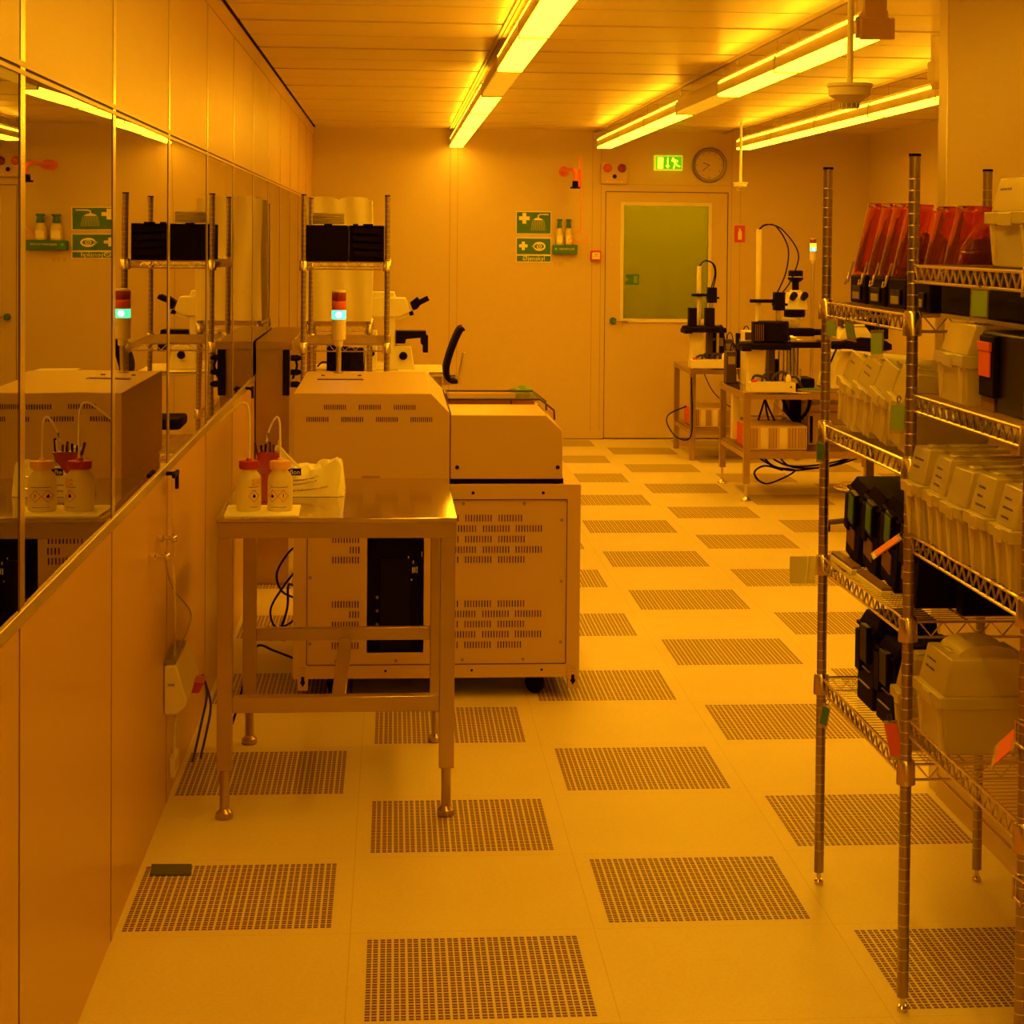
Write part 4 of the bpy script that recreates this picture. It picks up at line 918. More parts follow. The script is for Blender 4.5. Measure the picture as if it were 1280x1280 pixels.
# things on the hidden-height shelf / bench: black equipment at left
BZ = .80
t = thing('microscope_bench', (-.15, 13.6, 0), 'white lab bench carrying microscopes at the far left', 'bench')
b = MB(); b.box(-.64, .345, 13.45, 14.25, BZ-.03, BZ, 'white'); b.box(-.64, .345, 13.445, 13.45, BZ-.012, BZ, 'chrome'); b.build('worktop', t, .002)
for x, y in ((-.60, 13.5), (.31, 13.5), (-.6, 14.2), (.31, 14.2)): b = MB(); b.box(x-.02, x+.02, y-.02, y+.02, 0, BZ-.03, 'steel'); b.build('leg', t)
t = thing('black_power_unit', (-.33, 13.5, BZ), 'black stepped power unit seen under the rack shelf', 'instrument')
b = MB(); b.box(-.44, -.335, 13.55, 13.75, BZ+.001, BZ+.235, 'black'); b.build('tall_block', t, .004)
b = MB(); b.box(-.415, -.29, 13.50, 13.56, BZ+.001, BZ+.165, 'black'); b.box(-.29, -.195, 13.5, 13.7, BZ+.001, BZ+.15, 'black_soft'); b.build('low_block', t, .004)
b = MB(); b.tube(spline([(-.50, 13.5, BZ+.03), (-.47, 13.5, BZ+.06), (-.43, 13.5, BZ+.055), (-.40, 13.5, BZ+.02)], 5), .006, 'black', 6); b.build('cable', t)
# white microscope 1 (partly hidden)
t = thing('control_column', (-.15, 13.6, BZ), 'white focus column with a black knob behind the rack posts', 'instrument')
b = MB(); b.box(-.19, -.105, 13.55, 13.75, BZ+.001, BZ+.27, 'white'); b.build('column', t, .006); b = MB(); b.lathe([(0, -.03), (.024, -.03), (.026, 0), (0, 0)], (-.145, 13.55, BZ+.12), 'black', 20, 'y'); b.box(-.165, -.135, 13.54, 13.55, BZ+.165, BZ+.24, 'black'); b.build('knob', t)
# microscope
t = thing('stereo_microscope', (.06, 13.75, BZ), 'white microscope with black eyepieces on the far bench', 'microscope')
ym, yn = 13.62, 13.80
b = MB(); b.prism([(-.02, BZ+.001), (.150, BZ+.001), (.125, BZ+.165), (.02, BZ+.165), (-.02, BZ+.12)], 'y', ym, yn, 'white'); b.box(-.24, -.02, ym, yn, BZ+.001, BZ+.05, 'white'); b.build('base', t, .006)
b = MB(); b.lathe([(0, -.03), (.026, -.03), (.028, -.004), (0, 0)], (.072, ym, BZ+.098), 'black', 22, 'y'); b.build('focus_knob', t)
b = MB(); b.box(-.05, .018, ym+.02, yn-.02, BZ+.10, BZ+.46, 'white'); b.build('stand', t, .01)
b = MB(); b.prism([(-.24, BZ+.36), (.04, BZ+.36), (.115, BZ+.395), (.100, BZ+.455), (.085, BZ+.49), (-.24, BZ+.49)], 'y', ym, yn, 'white'); b.prism([(-.16, BZ+.49), (.02, BZ+.49), (.01, BZ+.53), (-.15, BZ+.53)], 'y', ym+.02, yn-.02, 'white'); b.prism([(.0, BZ+.34), (.03, BZ+.33), (.13, BZ+.37), (.125, BZ+.40), (.02, BZ+.37)], 'y', ym+.03, yn-.03, 'white'); b.build('head', t, .006)
b = MB(); b.prism([(.115, BZ+.455), (.165, BZ+.495), (.195, BZ+.455), (.165, BZ+.415), (.135, BZ+.405)], 'y', ym+.02, yn-.02, 'black'); b.rod((.165, ym+.04, BZ+.45), (.240, ym+.04, BZ+.488), .017, 'black', 12); b.rod((.165, yn-.04, BZ+.45), (.240, yn-.04, BZ+.488), .017, 'black', 12); b.build('eyepiece', t)
b = MB(); b.prism([(.108, BZ+.395), (.135, BZ+.40), (.143, BZ+.375), (.115, BZ+.368)], 'y', ym+.02, yn-.02, 'black'); b.build('adapter', t)
b = MB(); b.prism([(.02, BZ+.18), (.02, BZ+.265), (.225, BZ+.265), (.228, BZ+.235), (.24, BZ+.235), (.24, BZ+.12), (.205, BZ+.12), (.205, BZ+.17), (.19, BZ+.18), (.19, BZ+.22), (.09, BZ+.21), (.085, BZ+.18)], 'y', ym+.01, yn-.01, 'black'); b.build('stage', t, .003)
# chair
t = thing('office_chair', (.40, 13.1, 0), 'black-backed office chair turned side-on by the far bench', 'chair')
b = MB()
prof = spline([(.455, .0, 1.125), (.425, 0, 1.10), (.375, 0, .98), (.345, 0, .87), (.350, 0, .80), (.375, 0, .765), (.42, 0, .765)], 6)
vs = []
for p in prof:
    for yy, dd in ((12.9, .0), (13.0, -.012), (13.15, -.018), (13.3, -.012), (13.4, 0)): vs.append((p.x+dd, yy, p.z))
k = len(prof); fs = [(i*5+j, i*5+j+1, (i+1)*5+j+1, (i+1)*5+j) for i in range(k-1) for j in range(4)]
b.add(vs, fs, 'black'); o = b.build('backrest', t, 0, 60); sm = o.modifiers.new('s', 'SOLIDIFY'); sm.thickness = .022
b = MB(); b.prism([(.43, .80), (.45, .80), (.475, .95), (.46, .95)], 'y', 13.1, 13.2, 'cream'); b.box(.33, .44, 13.12, 13.18, .74, .79, 'cream'); b.build('back_support', t)
b = MB(); b.box(.0, .40, 12.92, 13.38, .46, .53, 'black'); b.build('seat', t, .02)
b = MB(); b.rod((.22, 13.15, .08), (.22, 13.15, .46), .025, 'dark', 12); b.build('column', t)
b = MB()
for i in range(5): a = i*2*PI/5; b.rod((.22, 13.15, .10), (.22+.27*math.cos(a), 13.15+.27*math.sin(a), .06), .018, 'dark', 8); b.lathe([(0, -.012), (.027, -.012), (.027, .012), (0, .012)], (.22+.27*math.cos(a), 13.15+.27*math.sin(a), .0275), 'black', 14, 'x')
b.build('star_base', t)

# ------------------------------------------------------------------ left wall fittings
t = thing('service_cabinet', (-.58, 10.6, 0), 'narrow steel service cabinet along the left wall', 'cabinet')
b = MB(); b.box(-.662, -.50, 9.85, 11.4, .002, 1.15, 'steel'); b.build('body', t, .002)
b = MB(); b.box(-.662, -.485, 9.83, 11.42, 1.15, 1.19, 'steel'); b.build('top', t, .002)
b = MB(); b.box(-.53, -.498, 9.80, 9.85, .93, 1.15, 'black'); b.build('black_strip', t, .002)
b = MB()
for zz in (1.10, 1.03, .97): b.lathe([(0, 0), (.014, 0), (.016, .03), (.008, .05), (0, .05)], (-.4995, 10.0, zz), 'black', 12, 'x')
b.tube(spline([(-.48, 10.0, 1.10), (-.47, 9.98, 1.06), (-.49, 9.96, 1.0)], 5), .006, 'black'); b.build('connector', t)
def t_handle(label, y, z):
    t = thing('seam_lever', (XL, y, z), label, 'handle', 'black handles on the wall seams')
    b = MB(); b.rod((XL+.001, y, z), (XL+.035, y, z), .006, 'black', 10); b.build('spindle', t); b = MB(); b.box(XL+.030, XL+.040, y-.010, y+.010, z-.045, z+.008, 'black'); b.box(XL+.0295, XL+.0395, y-.09, y+.03, z-.004, z+.008, 'black'); b.build('lever', t, .002)
t_handle('black T-shaped handle on the wall seam above the brass valves', 6.0, 1.0)
t_handle('small black T-shaped handle farther along the left wall', 9.2, 1.01)
for i, (y, z) in enumerate(((5.80, .838), (5.62, .815))):
    t = thing('gas_valve', (XL, y, z), 'brass gas valve on the left wall, %s of the pair' % ('upper' if i == 0 else 'lower'), 'valve', 'pair of brass gas valves')
    b = MB(); b.rod((XL+.0005, y, z), (XL+.05, y, z), .0055, 'chrome', 10); b.build('body', t)
    b = MB(); b.lathe([(0, 0), (.012, 0), (.013, .008), (.010, .014), (0, .014)], (XL+.042, y, z), 'chrome', 14, 'x'); b.lathe([(.005, .004), (.012, .006), (.012, .016), (.006, .02)], (XL, y, z), 'chrome', 14, 'x'); b.build('knob', t)
t = thing('spray_gun_holster', (XL, 6.3, .28), 'white wall-mounted pump housing with thin tubes', 'dispenser')
b = MB(); b.prism([(XL+.001, .285), (XL+.001, .43), (-.63, .432), (-.60, .33), (-.605, .31), (-.63, .285)], 'y', 5.98, 6.36, 'offwhite'); b.build('housing', t, .006)
b = MB(); b.box(XL+.001, -.635, 6.0, 6.3, .433, .443, 'grey'); b.build('top_bracket', t)
b = MB(); b.prism([(-.61, .30), (-.585, .30), (-.57, .33), (-.60, .335)], 'y', 6.2, 6.3, 'cap_red'); b.build('red_latch', t)
b = MB(); b.box(-.641, -.6395, 5.9785, 5.9795, .37, .375, 'dark'); b.box(-.655, -.635, 5.978, 5.98, .372, .378, 'grey'); b.build('maker_plate', t)
for i, pts in enumerate(([(-.640, 6.02, .44), (-.635, 6.0, .60), (-.64, 5.95, .80), (-.645, 5.98, .985)], [(-.645, 6.1, .44), (-.62, 6.3, .52), (-.645, 6.0, .66), (-.655, 5.9, .76)])):
    b = MB(); b.tube(spline(pts, 8), .003, 'clear_film', 6); tag(b.build('clear_tube'), 'thin clear tube %s' % ('rising to the black handle' if i == 0 else 'curling beside the brass valves'), 'tube')
for i, pts in enumerate(([(-.585, 6.32, .33), (-.575, 6.36, .26), (-.60, 6.45, .15), (-.628, 6.5, .03), (-.635, 6.5, .008)], [(-.575, 6.30, .31), (-.565, 6.38, .22), (-.59, 6.5, .1), (-.61, 6.55, .02), (-.612, 6.55, .008)])):
    b = MB(); b.tube(spline(pts, 8), .004, 'dark', 6); tag(b.build('drain_hose'), 'dark hose running to the floor tile, %s' % ('nearer the wall' if i == 0 else 'farther from the wall'), 'hose')
b = MB(); b.box(XL+.001, -.652, 6.14, 6.27, .055, .115, 'offwhite'); b.box(-.653, -.651, 6.16, 6.25, .07, .10, 'cream'); tag(b.build('wall_socket', None, .003), 'small white socket low on the left wall', 'socket')
b = MB(); b.tube([(-.66, 6.2, .115), (-.655, 6.2, .29)], .004, 'offwhite', 6); tag(b.build('socket_cord'), 'thin white cord between the low socket and the pump housing', 'cord')
# cables behind the table, beside the cabinet
cabs = [[(-.3585, 7.9, .50), (-.40, 7.85, .47), (-.44, 7.8, .40), (-.42, 7.8, .33), (-.3585, 7.8, .30)],
        [(-.3585, 7.8, .42), (-.41, 7.75, .36), (-.46, 7.75, .27), (-.44, 7.75, .2), (-.38, 7.75, .22), (-.3585, 7.8, .25)],
        [(-.3585, 7.7, .36), (-.39, 7.7, .37), (-.395, 7.7, .28), (-.43, 7.7, .18), (-.46, 7.7, .16)],
        [(-.3585, 7.55, .12), (-.43, 7.5, .16), (-.48, 7.3, .22), (-.5, 7.1, .18), (-.53, 6.9, .06), (-.55, 6.85, .008)],
        [(-.3585, 7.75, .2), (-.42, 7.72, .19), (-.47, 7.7, .21), (-.45, 7.7, .17), (-.40, 7.7, .16)]]
for i, pts in enumerate(cabs):
    b = MB(); b.tube(spline(pts, 8), .0045, 'black', 6); tag(b.build('power_cable'), 'black cable looping from the side of the machine, %s' % ('uppermost', 'large inner loop', 'middle strand', 'lowest, reaching to the floor', 'small flat loop')[i], 'cable')
b = MB(); b.prism([(-.640, 5.460), (-.532, 5.455), (-.524, 5.365), (-.634, 5.37)], 'z', .0005, .004, 'green_pad'); tag(b.build('dark_pad'), 'small dark rectangular pad on the perforated tile at lower left', 'pad')

# ------------------------------------------------------------------ tables with equipment in the alcove
def lab_table(name, x0, x1, y0, y1, zt, label, feet, lower, cat='table'):
    t = thing(name, ((x0+x1)/2, (y0+y1)/2, 0), label, cat)
    b = MB(); b.box(x0, x1, y0, y1, zt-.012, zt, 'steel_top'); b.build('tabletop', t, .001)
    b = MB()
    for a in ((x0, x1, y0, y0+.03), (x0, x1, y1-.03, y1), (x0, x0+.03, y0+.03, y1-.03), (x1-.03, x1, y0+.03, y1-.03)): b.box(a[0], a[1], a[2], a[3], zt-.045, zt-.012, 'steel')
    b.build('apron', t)
    for x in (x0+.022, x1-.022):
        for y in (y0+.022, y1-.022):
            b = MB(); b.box(x-.021, x+.021, y-.021, y+.021, .115 if feet else .002, zt-.045, 'steel'); o = b.build('leg', t, .001)
            if feet: b = MB(); b.rod((x, y, .02), (x, y, .12), .009, 'chrome', 10); b.lathe([(0, 0), (.034, 0), (.035, .007), (.02, .018), (.011, .03), (0, .03)], (x, y, .0005), 'chrome', 18); b.build('foot', o)
    b = MB(); b.box(x0+.02, x1-.02, y0+.02, y1-.02, lower-.012, lower, 'steel'); b.box(x0+.04, x1-.04, y0+.005, y0+.03, lower-.045, lower-.012, 'steel'); b.box(x0+.005, x0+.03, y0+.04, y1-.04, lower-.045, lower-.012, 'steel'); b.build('lower_shelf', t)
    return t
lab_table('steel_lab_table', 2.285, 3.15, 15.30, 16.22, .712, 'farther steel table against the back wall with a probe stand', False, .245)
lab_table('steel_lab_table', 2.282, 3.34, 12.90, 13.90, .712, 'nearer steel table with round feet crowded with instruments', True, .325)
def probe_stand(y, x0, label, poleh, tall):
    """black ring plate on a cream column with a pole, a camera block and a drum"""
    zt = .712
    t = thing('probe_stand', (x0+.12, y, zt), label, 'instrument')
    b = MB(); b.box(x0, x0+.30, y-.02, y+.14, zt+.001, zt+.062, 'offwhite'); b.lathe([(0, -.002), (.007, -.002), (.007, 0)], (x0+.27, y-.02, zt+.034), 'dark', 10, 'y'); b.build('control_box', t, .003)
    b = MB(); b.lathe([(0, 0), (.018, 0), (.018, .012), (.010, .018), (0, .018)], (x0+.035, y+.03, zt+.062), 'red', 16); b.build('stop_button', t)
    b = MB(); b.box(x0+.02, x0+.125, y+.15, y+.26, zt+.001, zt+.272, 'offwhite'); b.build('column', t, .003)
    b = MB(); b.lathe([(0, 0), (.155, 0), (.165, .01), (.165, .035), (.155, .045), (0, .045)], (x0+.12, y+.2, zt+.272), 'black', 40); b.box(x0-.04, x0+.02, y+.06, y+.30, zt+.262, zt+.295, 'black'); b.box(x0+.2, x0+.29, y+.08, y+.3, zt+.270, zt+.305, 'black'); b.build('ring_plate', t, .002)
    b = MB(); b.rod((x0+.10, y+.28, zt+.318), (x0+.10, y+.28, poleh), .018, 'offwhite', 16); b.build('pole', t)
    cx = x0+(.19 if not tall else .225); cz = 1.27 if not tall else 1.30
    b = MB(); b.box(x0+.04, cx-.03, y+.23, y+.27, cz-.012, cz+.010, 'black'); b.box(cx-.04, cx+.06, y+.2, y+.24, cz-.03, cz-.015, 'black'); b.build('clamp_arm', t)
    b = MB(); b.box(cx-.035, cx+.035, y+.16, y+.24, cz-.06, cz+.06, 'black'); b.rod((cx-.005, y+.2, cz-.13), (cx-.005, y+.2, cz-.06), .018, 'alu_dull', 14); b.build('camera', t, .003)
    if tall: b = MB(); b.lathe([(0, 0), (.095, 0), (.105, .01), (.105, .13), (.095, .14), (0, .14)], (x0+.18, y+.17, zt+.318), 'black', 30); b.box(x0+.035, x0+.09, y+.07, y+.16, zt+.318, zt+.455, 'black'); b.build('chamber', t)
    else: b = MB(); b.box(x0+.0, x0+.06, y+.10, y+.2, zt+.318, zt+.46, 'black'); b.box(x0+.13, x0+.20, y+.1, y+.2, zt+.318, zt+.46, 'black_soft'); b.build('chamber', t, .004)
    if tall:
        b = MB()
        for k in range(5): b.box(x0+.045+k*.013, x0+.049+k*.013, y+.068, y+.0705, zt+.33, zt+.44, 'brown_label')
        b.lathe([(0, 0), (.024, 0), (.024, .02), (.016, .022), (.016, .045), (0, .045)], (x0+.278, y+.09, zt+.345), 'chrome', 18, 'x'); b.build('fittings', t)
    hh = poleh
    if tall: c1 = [(x0+.10, y+.28, hh-.005), (x0+.14, y+.27, hh+.028), (x0+.21, y+.24, hh+.018), (x0+.285, y+.22, hh-.12), (x0+.27, y+.2, hh-.28), (x0+.215, y+.2, cz+.06)]; c2 = [(x0+.10, y+.28, hh), (x0+.15, y+.28, hh+.033), (x0+.25, y+.25, hh-.0), (x0+.36, y+.24, hh-.16), (x0+.31, y+.22, hh-.33), (x0+.25, y+.2, cz+.06)]
    else: c1 = [(x0+.10, y+.28, hh-.005), (x0+.14, y+.27, hh+.04), (x0+.2, y+.25, hh+.02), (x0+.215, y+.22, hh-.06), (x0+.185, y+.2, cz+.06)]; c2 = [(x0+.10, y+.28, hh), (x0+.15, y+.28, hh+.045), (x0+.215, y+.25, hh+.01), (x0+.225, y+.24, hh-.08), (x0+.20, y+.2, cz+.06)]
    for c in (c1, c2): b = MB(); b.tube(spline(c, 8), .005, 'black', 6); b.build('hose', t)
    b = MB()
    for k in range(4):
        r_ = random.Random(k+int(y)); xs = x0+.03+k*.07
        b.tube(spline([(xs, y+.12, zt+.006), (xs+.03*r_.random(), y+.10, zt+.075+.03*r_.random()), (xs+.05+.04*r_.random(), y+.13, zt+.085+.04*r_.random()), (xs+.11, y+.14, zt+.07), (xs+.14, y+.15, zt+.006)], 5), .009, 'dark', 6)
    b.build('wiring', t)
    b = MB(); b.box(x0+.16, x0+.20, y+.18, y+.30, zt+.001, zt+.27, 'dark'); b.box(x0+.225, x0+.245, y+.16, y+.20, zt+.001, zt+.27, 'alu_dull'); b.box(x0+.20, x0+.26, y+.24, y+.30, zt+.001, zt+.20, 'black'); b.build('rear_frame', t)
    return t
probe_stand(15.34, 2.292, 'probe stand with a short pole on the farther table', 1.495, False)
probe_stand(12.95, 2.325, 'probe stand with a tall pole and black chamber on the nearer table', 1.775, True)
# compound microscope beside it
t = thing('inspection_microscope', (2.68, 13.15, .712), 'white microscope with a camera on top on the nearer table', 'microscope'); zt = .712; y = 13.37; bn_ = len(bpy.data.objects)
b = MB(); b.box(2.57, 2.80, y-.02, y+.25, zt+.001, zt+.06, 'black'); b.box(2.585, 2.70, y-.04, y-.02, zt+.03, zt+.075, 'alu_dull'); b.build('base', t, .004)
b = MB(); b.box(2.63, 2.70, y+.12, y+.2, zt+.06, zt+.45, 'white'); b.build('arm', t, .006)
b = MB()
for k in range(6): b.rod((2.575+k*.024, y+.03, zt+.06), (2.575+k*.024, y+.03, zt+.265), .009, 'chrome', 10)
b.build('chrome_rods', t)
b = MB(); b.box(2.555, 2.90, y-.03, y+.14, zt+.268, zt+.306, 'black_gloss'); b.box(2.59, 2.86, y-.02, y+.12, zt+.307, zt+.325, 'chrome'); b.build('stage', t, .002)
b = MB(); b.box(2.56, 2.80, y-.0, y+.13, zt+.345, zt+.398, 'black'); b.rod((2.80, y+.05, zt+.372), (2.86, y+.05, zt+.372), .022, 'black', 14); b.build('slide_carriage', t, .004)
b = MB(); b.lathe([(0, 0), (.028, 0), (.05, .03), (.052, .05), (0, .05)], (2.665, y+.06, zt+.40), 'offwhite', 24); b.lathe([(0, 0), (.058, 0), (.066, .012), (.066, .022), (0, .022)], (2.655, y+.06, zt+.45), 'white', 26); b.lathe([(0, 0), (.068, 0), (.072, .01), (.072, .045), (.066, .05), (0, .05)], (2.672, y+.06, zt+.474), 'black', 26); b.build('nosepiece', t)
b = MB(); b.frust((2.60, 2.75, y-.01, y+.12), (2.62, 2.735, y+.01, y+.11), zt+.525, zt+.64, 'white'); b.box(2.64, 2.71, y+.02, y+.09, zt+.64, zt+.655, 'white'); b.build('head', t, .012)
for x in (2.645, 2.718): b = MB(); b.rod((x, y+.0, zt+.605), (x, y-.06, zt+.625), .021, 'black', 16, .024); b.build('eyepiece', t)
b = MB(); b.rod((2.675, y+.055, zt+.655), (2.675, y+.055, zt+.71), .024, 'black', 16); b.lathe([(0, 0), (.03, 0), (.052, .02), (.052, .035), (.050, .04), (.050, .075), (.04, .08), (0, .08)], (2.675, y+.055, zt+.71), 'black', 24); b.lathe([(.0525, 0), (.0525, .004)], (2.675, y+.055, zt+.744), 'sign_white', 24); b.build('camera', t)
for o_ in [q for q in bpy.data.objects if q.parent == t]: o_.location.x = .04
# machine at the right end seen between the posts
t = thing('wafer_prober', (3.12, 13.3, .712), 'white instrument with black stage seen between the shelf posts', 'instrument'); y = 13.2
b = MB(); b.prism([(2.90, zt+.001), (3.30, zt+.001), (3.30, zt+.25), (3.0, zt+.25), (2.96, zt+.2)], 'y', y, y+.4, 'offwhite'); b.build('body', t, .008)
b = MB(); b.prism([(2.955, 1.03), (3.10, 1.065), (3.24, 1.055), (3.30, 1.02), (3.30, .985), (3.18, .965), (3.14, .93), (3.08, .93), (3.06, .985), (2.96, .99)], 'y', y-.12, y, 'black'); b.rod((2.90, y-.08, 1.012), (2.97, y-.08, 1.012), .028, 'black', 14); b.build('stage', t, .004)
b = MB(); b.prism([(2.955, 1.05), (3.00, 1.13), (3.14, 1.13), (3.20, 1.05)], 'y', y-.05, y+.15, 'white'); b.box(2.98, 3.14, y-.04, y+.1, 1.13, 1.21, 'dark'); b.box(2.97, 3.14, y-.055, y-.035, 1.185, 1.20, 'white'); b.box(2.99, 3.13, y-.055, y-.035, 1.135, 1.15, 'white'); b.build('optics', t, .003)
b = MB(); b.box(3.13, 3.30, y-.02, y+.2, 1.05, 1.24, 'black'); b.build('lamp_house', t, .004)
b = MB(); b.rod((2.83, y-.1, .76), (2.93, y-.1, .99), .006, 'black', 6); b.build('lever', t)
b = MB(); b.box(3.22, 3.3, y-.03, y, .80, .95, 'dark'); b.build('screen', t)
# small stuff on table B
b = MB(); b.box(2.66, 2.90, 12.93, 13.05, .7125, .728, 'grey'); b.box(2.68, 2.88, 12.94, 13.04, .728, .733, 'green'); tag(b.build('circuit_tray', None, .001), 'flat tray with a green board at the front of the nearer table', 'tray')
b = MB(); b.lathe([(0, 0), (.016, 0), (.018, .012), (.018, .03), (.010, .048), (0, .052)], (2.585, 12.975, .776), 'sign_white', 16); tag(b.build('squeeze_bulb'), 'pale squeeze bulb on the control box of the nearer probe stand', 'bulb')
b = MB(); b.lathe([(0, 0), (.016, 0), (.018, .012), (.018, .03), (.010, .048), (0, .052)], (2.555, 15.37, .776), 'sign_white', 16); tag(b.build('squeeze_bulb'), 'pale squeeze bulb on the control box of the farther probe stand', 'bulb')
t = thing('controller_box', (2.50, 14.0, .712), 'small pale controller with black screen between the two stands', 'instrument')
t.location = (2.42, 13.62, .712); W[t.name] = Vector(t.location)
b = MB(); b.box(2.40, 2.47, 13.6, 13.75, .713, 1.08, 'offwhite'); b.build('body', t, .003); b = MB(); b.box(2.405, 2.465, 13.595, 13.60, 1.02, 1.07, 'dark'); b.build('screen', t)
for i, (x, y_, w_, h_, m_, lb) in enumerate(((2.50, 15.62, .10, .26, 'black', 'dark upright case behind the farther probe stand'), (2.60, 15.72, .09, .20, 'dark', 'brown-black case right of the farther probe stand'), (2.72, 15.7, .10, .25, 'black_soft', 'dark case near the middle of the farther table'), (2.30, 13.72, .07, .22, 'dark', 'dark case at the left back corner of the nearer table'))):
    t = thing('dark_case', (x, y_, .712), lb, 'instrument'); b = MB(); b.box(x, x+w_, y_, y_+.12, .713, .712+h_, m_); b.build('body', t, .004)
    b = MB(); b.box(x+.01, x+w_-.01, y_-.003, y_, .712+h_*.6, .712+h_*.85, 'grey'); b.build('front_panel', t)
    b = MB(); b.tube(spline([(x+w_*.5, y_+.06, .712+h_), (x+w_*.6, y_+.04, .712+h_+.05), (x+w_*.9, y_+.02, .712+h_+.03), (x+w_+.02, y_, .74)], 6), .004, 'black', 5); b.build('lead', t)
# crates under the tables
def instrument_crate(label, x0, x1, y0, y1, z, h, redface=True):
    t = thing('power_supply', ((x0+x1)/2, (y0+y1)/2, z), label, 'instrument')
    b = MB(); b.box(x0, x1, y0, y1, z+.001, z+h, 'cream'); b.build('case', t, .004)
    b = MB(); w = (x1-x0)/6
    for k in range(6):
        if k in (1, 3): b.box(x0+k*w+.01, x0+(k+1)*w-.005, y0-.003, y0, z+.01, z+h-.012, 'offwhite')
        else:
            for j in range(5): b.box(x0+k*w+.006+j*w/6, x0+k*w+.010+j*w/6, y0-.002, y0, z+.012, z+h-.015, 'grey' if j % 2 else 'slot_red')
    b.build('front_vents', t)
    if redface: b = MB(); b.box(x0-.006, x0, y0+.03, y1-.02, z+.01, z+h-.01, 'red'); b.build('red_face', t)
instrument_crate('ribbed power supply with a red end under the nearer table', 2.335, 2.72, 13.0, 13.5, .325, .160)
instrument_crate('ribbed power supply with a red end under the farther table', 2.33, 2.62, 15.42, 15.9, .245, .150)
t = thing('computer_tower', (2.93, 13.5, .325), 'pale computer tower under the nearer table', 'computer')
b = MB(); b.box(2.80, 3.07, 13.35, 13.8, .326, .60, 'cream'); b.build('case', t, .004)
b = MB(); b.box(2.815, 3.05, 13.345, 13.35, .54, .555, 'seam'); b.box(2.81, 2.83, 13.345, 13.35, .34, .52, 'black'); b.build('front_panel', t)
b = MB(); b.box(2.72, 2.80, 13.6, 13.85, .326, .66, 'black_soft'); tag(b.build('black_cabinet_box', None, .003), 'tall dark box behind the computer tower under the nearer table', 'box')
b = MB(); b.box(2.296, 2.344, 13.44, 13.50, .355, .785-.12, 'offwhite'); tag(b.build('cable_duct', None, .002), 'upright pale cable duct at the left end of the nearer table', 'duct')
b = MB(); b.box(2.40, 2.70, 13.55, 13.62, .49, .50, 'sign_white'); shift(b, .0); b.box(2.38, 2.42, 13.56, 13.6, .326, .49, 'grey'); b.box(2.66, 2.70, 13.56, 13.6, .326, .49, 'grey'); tag(b.build('terminal_strip', None, .001), 'pale terminal strip behind the power supply', 'electrical strip')
cabs = [('black cable hanging from the nearer table, steepest', [(2.50, 13.3, .664), (2.47, 13.28, .58), (2.44, 13.25, .50)]), ('black cable hanging from the nearer table, straight', [(2.50, 13.32, .664), (2.50, 13.3, .58), (2.51, 13.25, .50)]),
        ('black cable hanging from the nearer table, slanting right', [(2.49, 13.35, .664), (2.52, 13.32, .58), (2.56, 13.3, .492)]), ('thick black cable bending to the right under the table', [(2.60, 13.3, .664), (2.63, 13.3, .60), (2.66, 13.3, .53), (2.70, 13.3, .488)]),
        ('black cable curving beside the thick one', [(2.80, 13.3, .664), (2.79, 13.29, .59), (2.755, 13.28, .53), (2.70, 13.27, .49)]), ('pale cable hanging under the nearer table', [(2.54, 13.3, .664), (2.58, 13.3, .59), (2.66, 13.3, .50)]),
        ('lowest black cable loop under the nearer table', [(2.38, 13.2, .31), (2.46, 13.2, .24), (2.56, 13.2, .19), (2.68, 13.2, .165), (2.52, 13.2, .085), (2.44, 13.2, .10), (2.41, 13.2, .16), (2.48, 13.2, .20), (2.60, 13.2, .17)]),
        ('second black cable loop under the nearer table', [(2.44, 13.25, .305), (2.52, 13.25, .21), (2.62, 13.25, .17), (2.72, 13.25, .165), (2.9, 13.25, .19), (3.06, 13.25, .24), (3.2, 13.3, .30)]),
        ('third black cable sagging under the nearer table', [(2.48, 13.3, .30), (2.58, 13.3, .22), (2.70, 13.3, .185), (2.9, 13.3, .20), (3.1, 13.3, .25), (3.24, 13.3, .31)]),
        ('fourth black cable sagging under the nearer table', [(2.56, 13.28, .30), (2.64, 13.28, .2), (2.76, 13.28, .175), (2.95, 13.28, .19), (3.12, 13.28, .24)]),
        ('short black cable by the near left leg', [(2.33, 13.3, .28), (2.37, 13.3, .25), (2.42, 13.3, .27), (2.44, 13.3, .31)])]
for lab, pts in cabs:
    b = MB(); b.tube(spline(pts, 7), .0065 if 'thick' not in lab else .012, 'sign_white' if 'pale' in lab else 'black', 6); tag(b.build('instrument_cable'), lab, 'cable')
b = MB(); b.tube(spline([(2.31, 15.36, .69), (2.29, 15.3-.02, .6), (2.30, 15.28, .4), (2.295, 15.27, .22), (2.26, 15.3, .16), (2.20, 15.5, .17), (2.16, 15.7, .26), (2.20, 15.8, .32), (2.32, 15.75, .38)], 7), .005, 'black', 6); tag(b.build('instrument_cable'), 'black cable drooping from the farther table down its left leg', 'cable')
b = MB(); b.tube(spline([(2.40, 15.35, .664), (2.44, 15.2, .55), (2.52, 15.05, .46), (2.60, 15.0, .42)], 7), .004, 'black', 6); tag(b.build('instrument_cable'), 'thin cable slanting from the farther table toward the nearer one', 'cable')
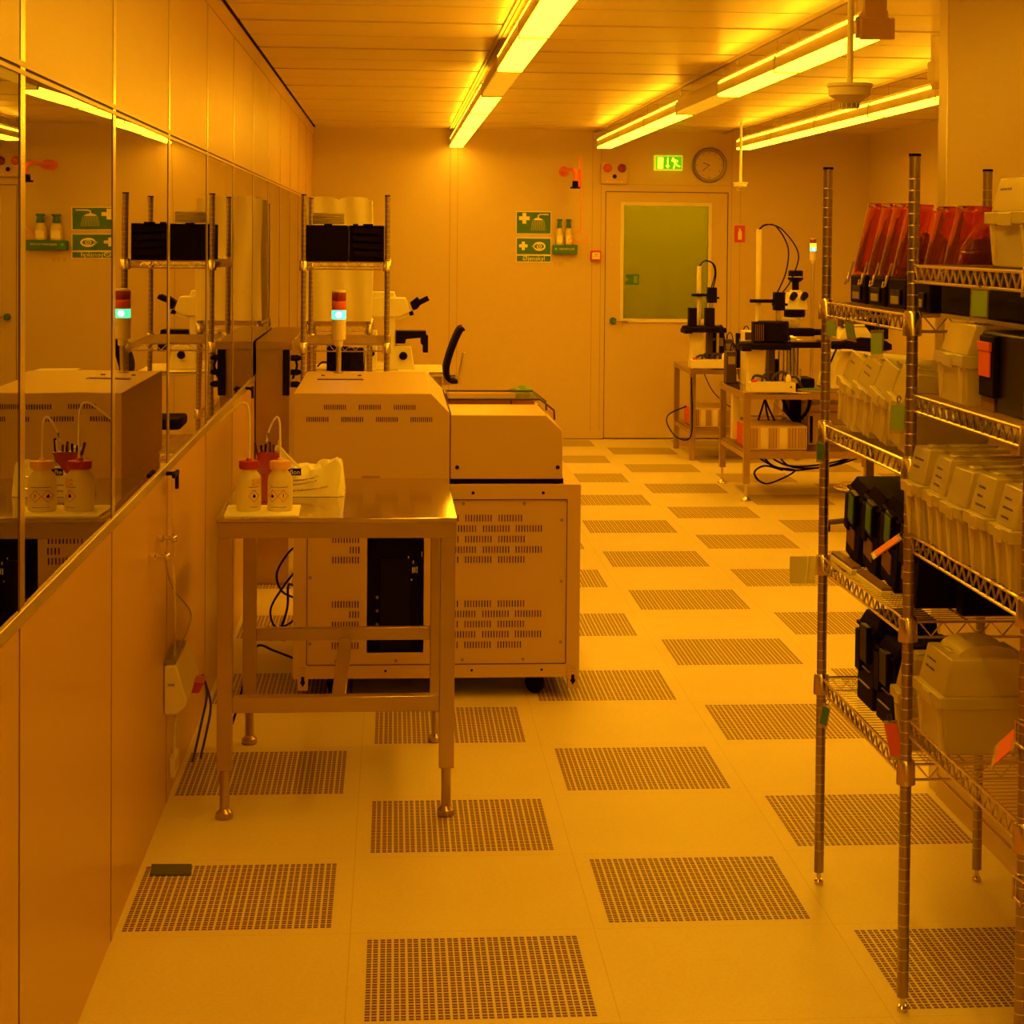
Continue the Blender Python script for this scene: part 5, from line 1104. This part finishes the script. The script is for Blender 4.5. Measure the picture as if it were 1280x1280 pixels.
# stool behind the shelves
t = thing('lab_stool', (2.78, 11.5, 0), 'lab stool with a chrome foot ring beyond the shelves', 'stool')
b = MB(); b.tube(arc((2.78, 11.5, .27), .20, 0, 2*PI, 32, 'z')[:-1], .011, 'chrome', 8, True)
for a in (.4, 2.5, 4.6): b.rod((2.78, 11.5, .24), (2.78+.2*math.cos(a), 11.5+.2*math.sin(a), .27), .008, 'chrome')
b.build('foot_ring', t)
b = MB(); b.rod((2.78, 11.5, .08), (2.78, 11.5, .58), .024, 'dark', 12); b.build('column', t)
b = MB(); b.lathe([(0, 0), (.16, 0), (.175, .02), (.17, .05), (.14, .06), (0, .06)], (2.78, 11.5, .58), 'black', 28); b.build('seat', t)
b = MB()
for i in range(5): a = i*2*PI/5+.3; b.rod((2.78, 11.5, .09), (2.78+.25*math.cos(a), 11.5+.25*math.sin(a), .05), .016, 'dark', 8); b.lathe([(0, 0), (.024, 0), (.024, .04), (0, .045)], (2.78+.25*math.cos(a), 11.5+.25*math.sin(a), .0), 'black', 12)
b.build('star_base', t)

# ------------------------------------------------------------------ camera
cam = bpy.data.cameras.new('camera'); co = bpy.data.objects.new('camera', cam); COL.objects.link(co)
rt = Vector((.99649551, -.08310821, .00947242)); dn = Vector((.00689642, -.03122814, -.99948849)); fw = Vector((.08336150, .99605112, -.03054555))
m = Matrix(((rt.x, -dn.x, -fw.x, 0), (rt.y, -dn.y, -fw.y, 0), (rt.z, -dn.z, -fw.z, 1.7079), (0, 0, 0, 1)))
co.matrix_world = m
cam.sensor_width = 36; cam.sensor_fit = 'HORIZONTAL'; cam.lens = 2512.53/1280*36
cam.shift_x = -(701.363-640)/1280; cam.shift_y = -(640-373.779)/1280; cam.clip_start = .05; cam.clip_end = 60
sc = bpy.context.scene; sc.camera = co
w = bpy.data.worlds.new('world'); sc.world = w; w.use_nodes = True; w.node_tree.nodes['Background'].inputs[0].default_value = (0, 0, 0, 1); w.node_tree.nodes['Background'].inputs[1].default_value = 0
vs_ = sc.view_settings; vs_.view_transform = 'Standard'; vs_.look = 'None'; vs_.gamma = 1; vs_.exposure = .02; vs_.use_curve_mapping = False
sc.cycles.max_bounces = 10; sc.cycles.diffuse_bounces = 6; sc.cycles.glossy_bounces = 6; sc.cycles.transmission_bounces = 6; sc.cycles.transparent_max_bounces = 24
sc.cycles.sample_clamp_indirect = 6; sc.cycles.use_denoising = True
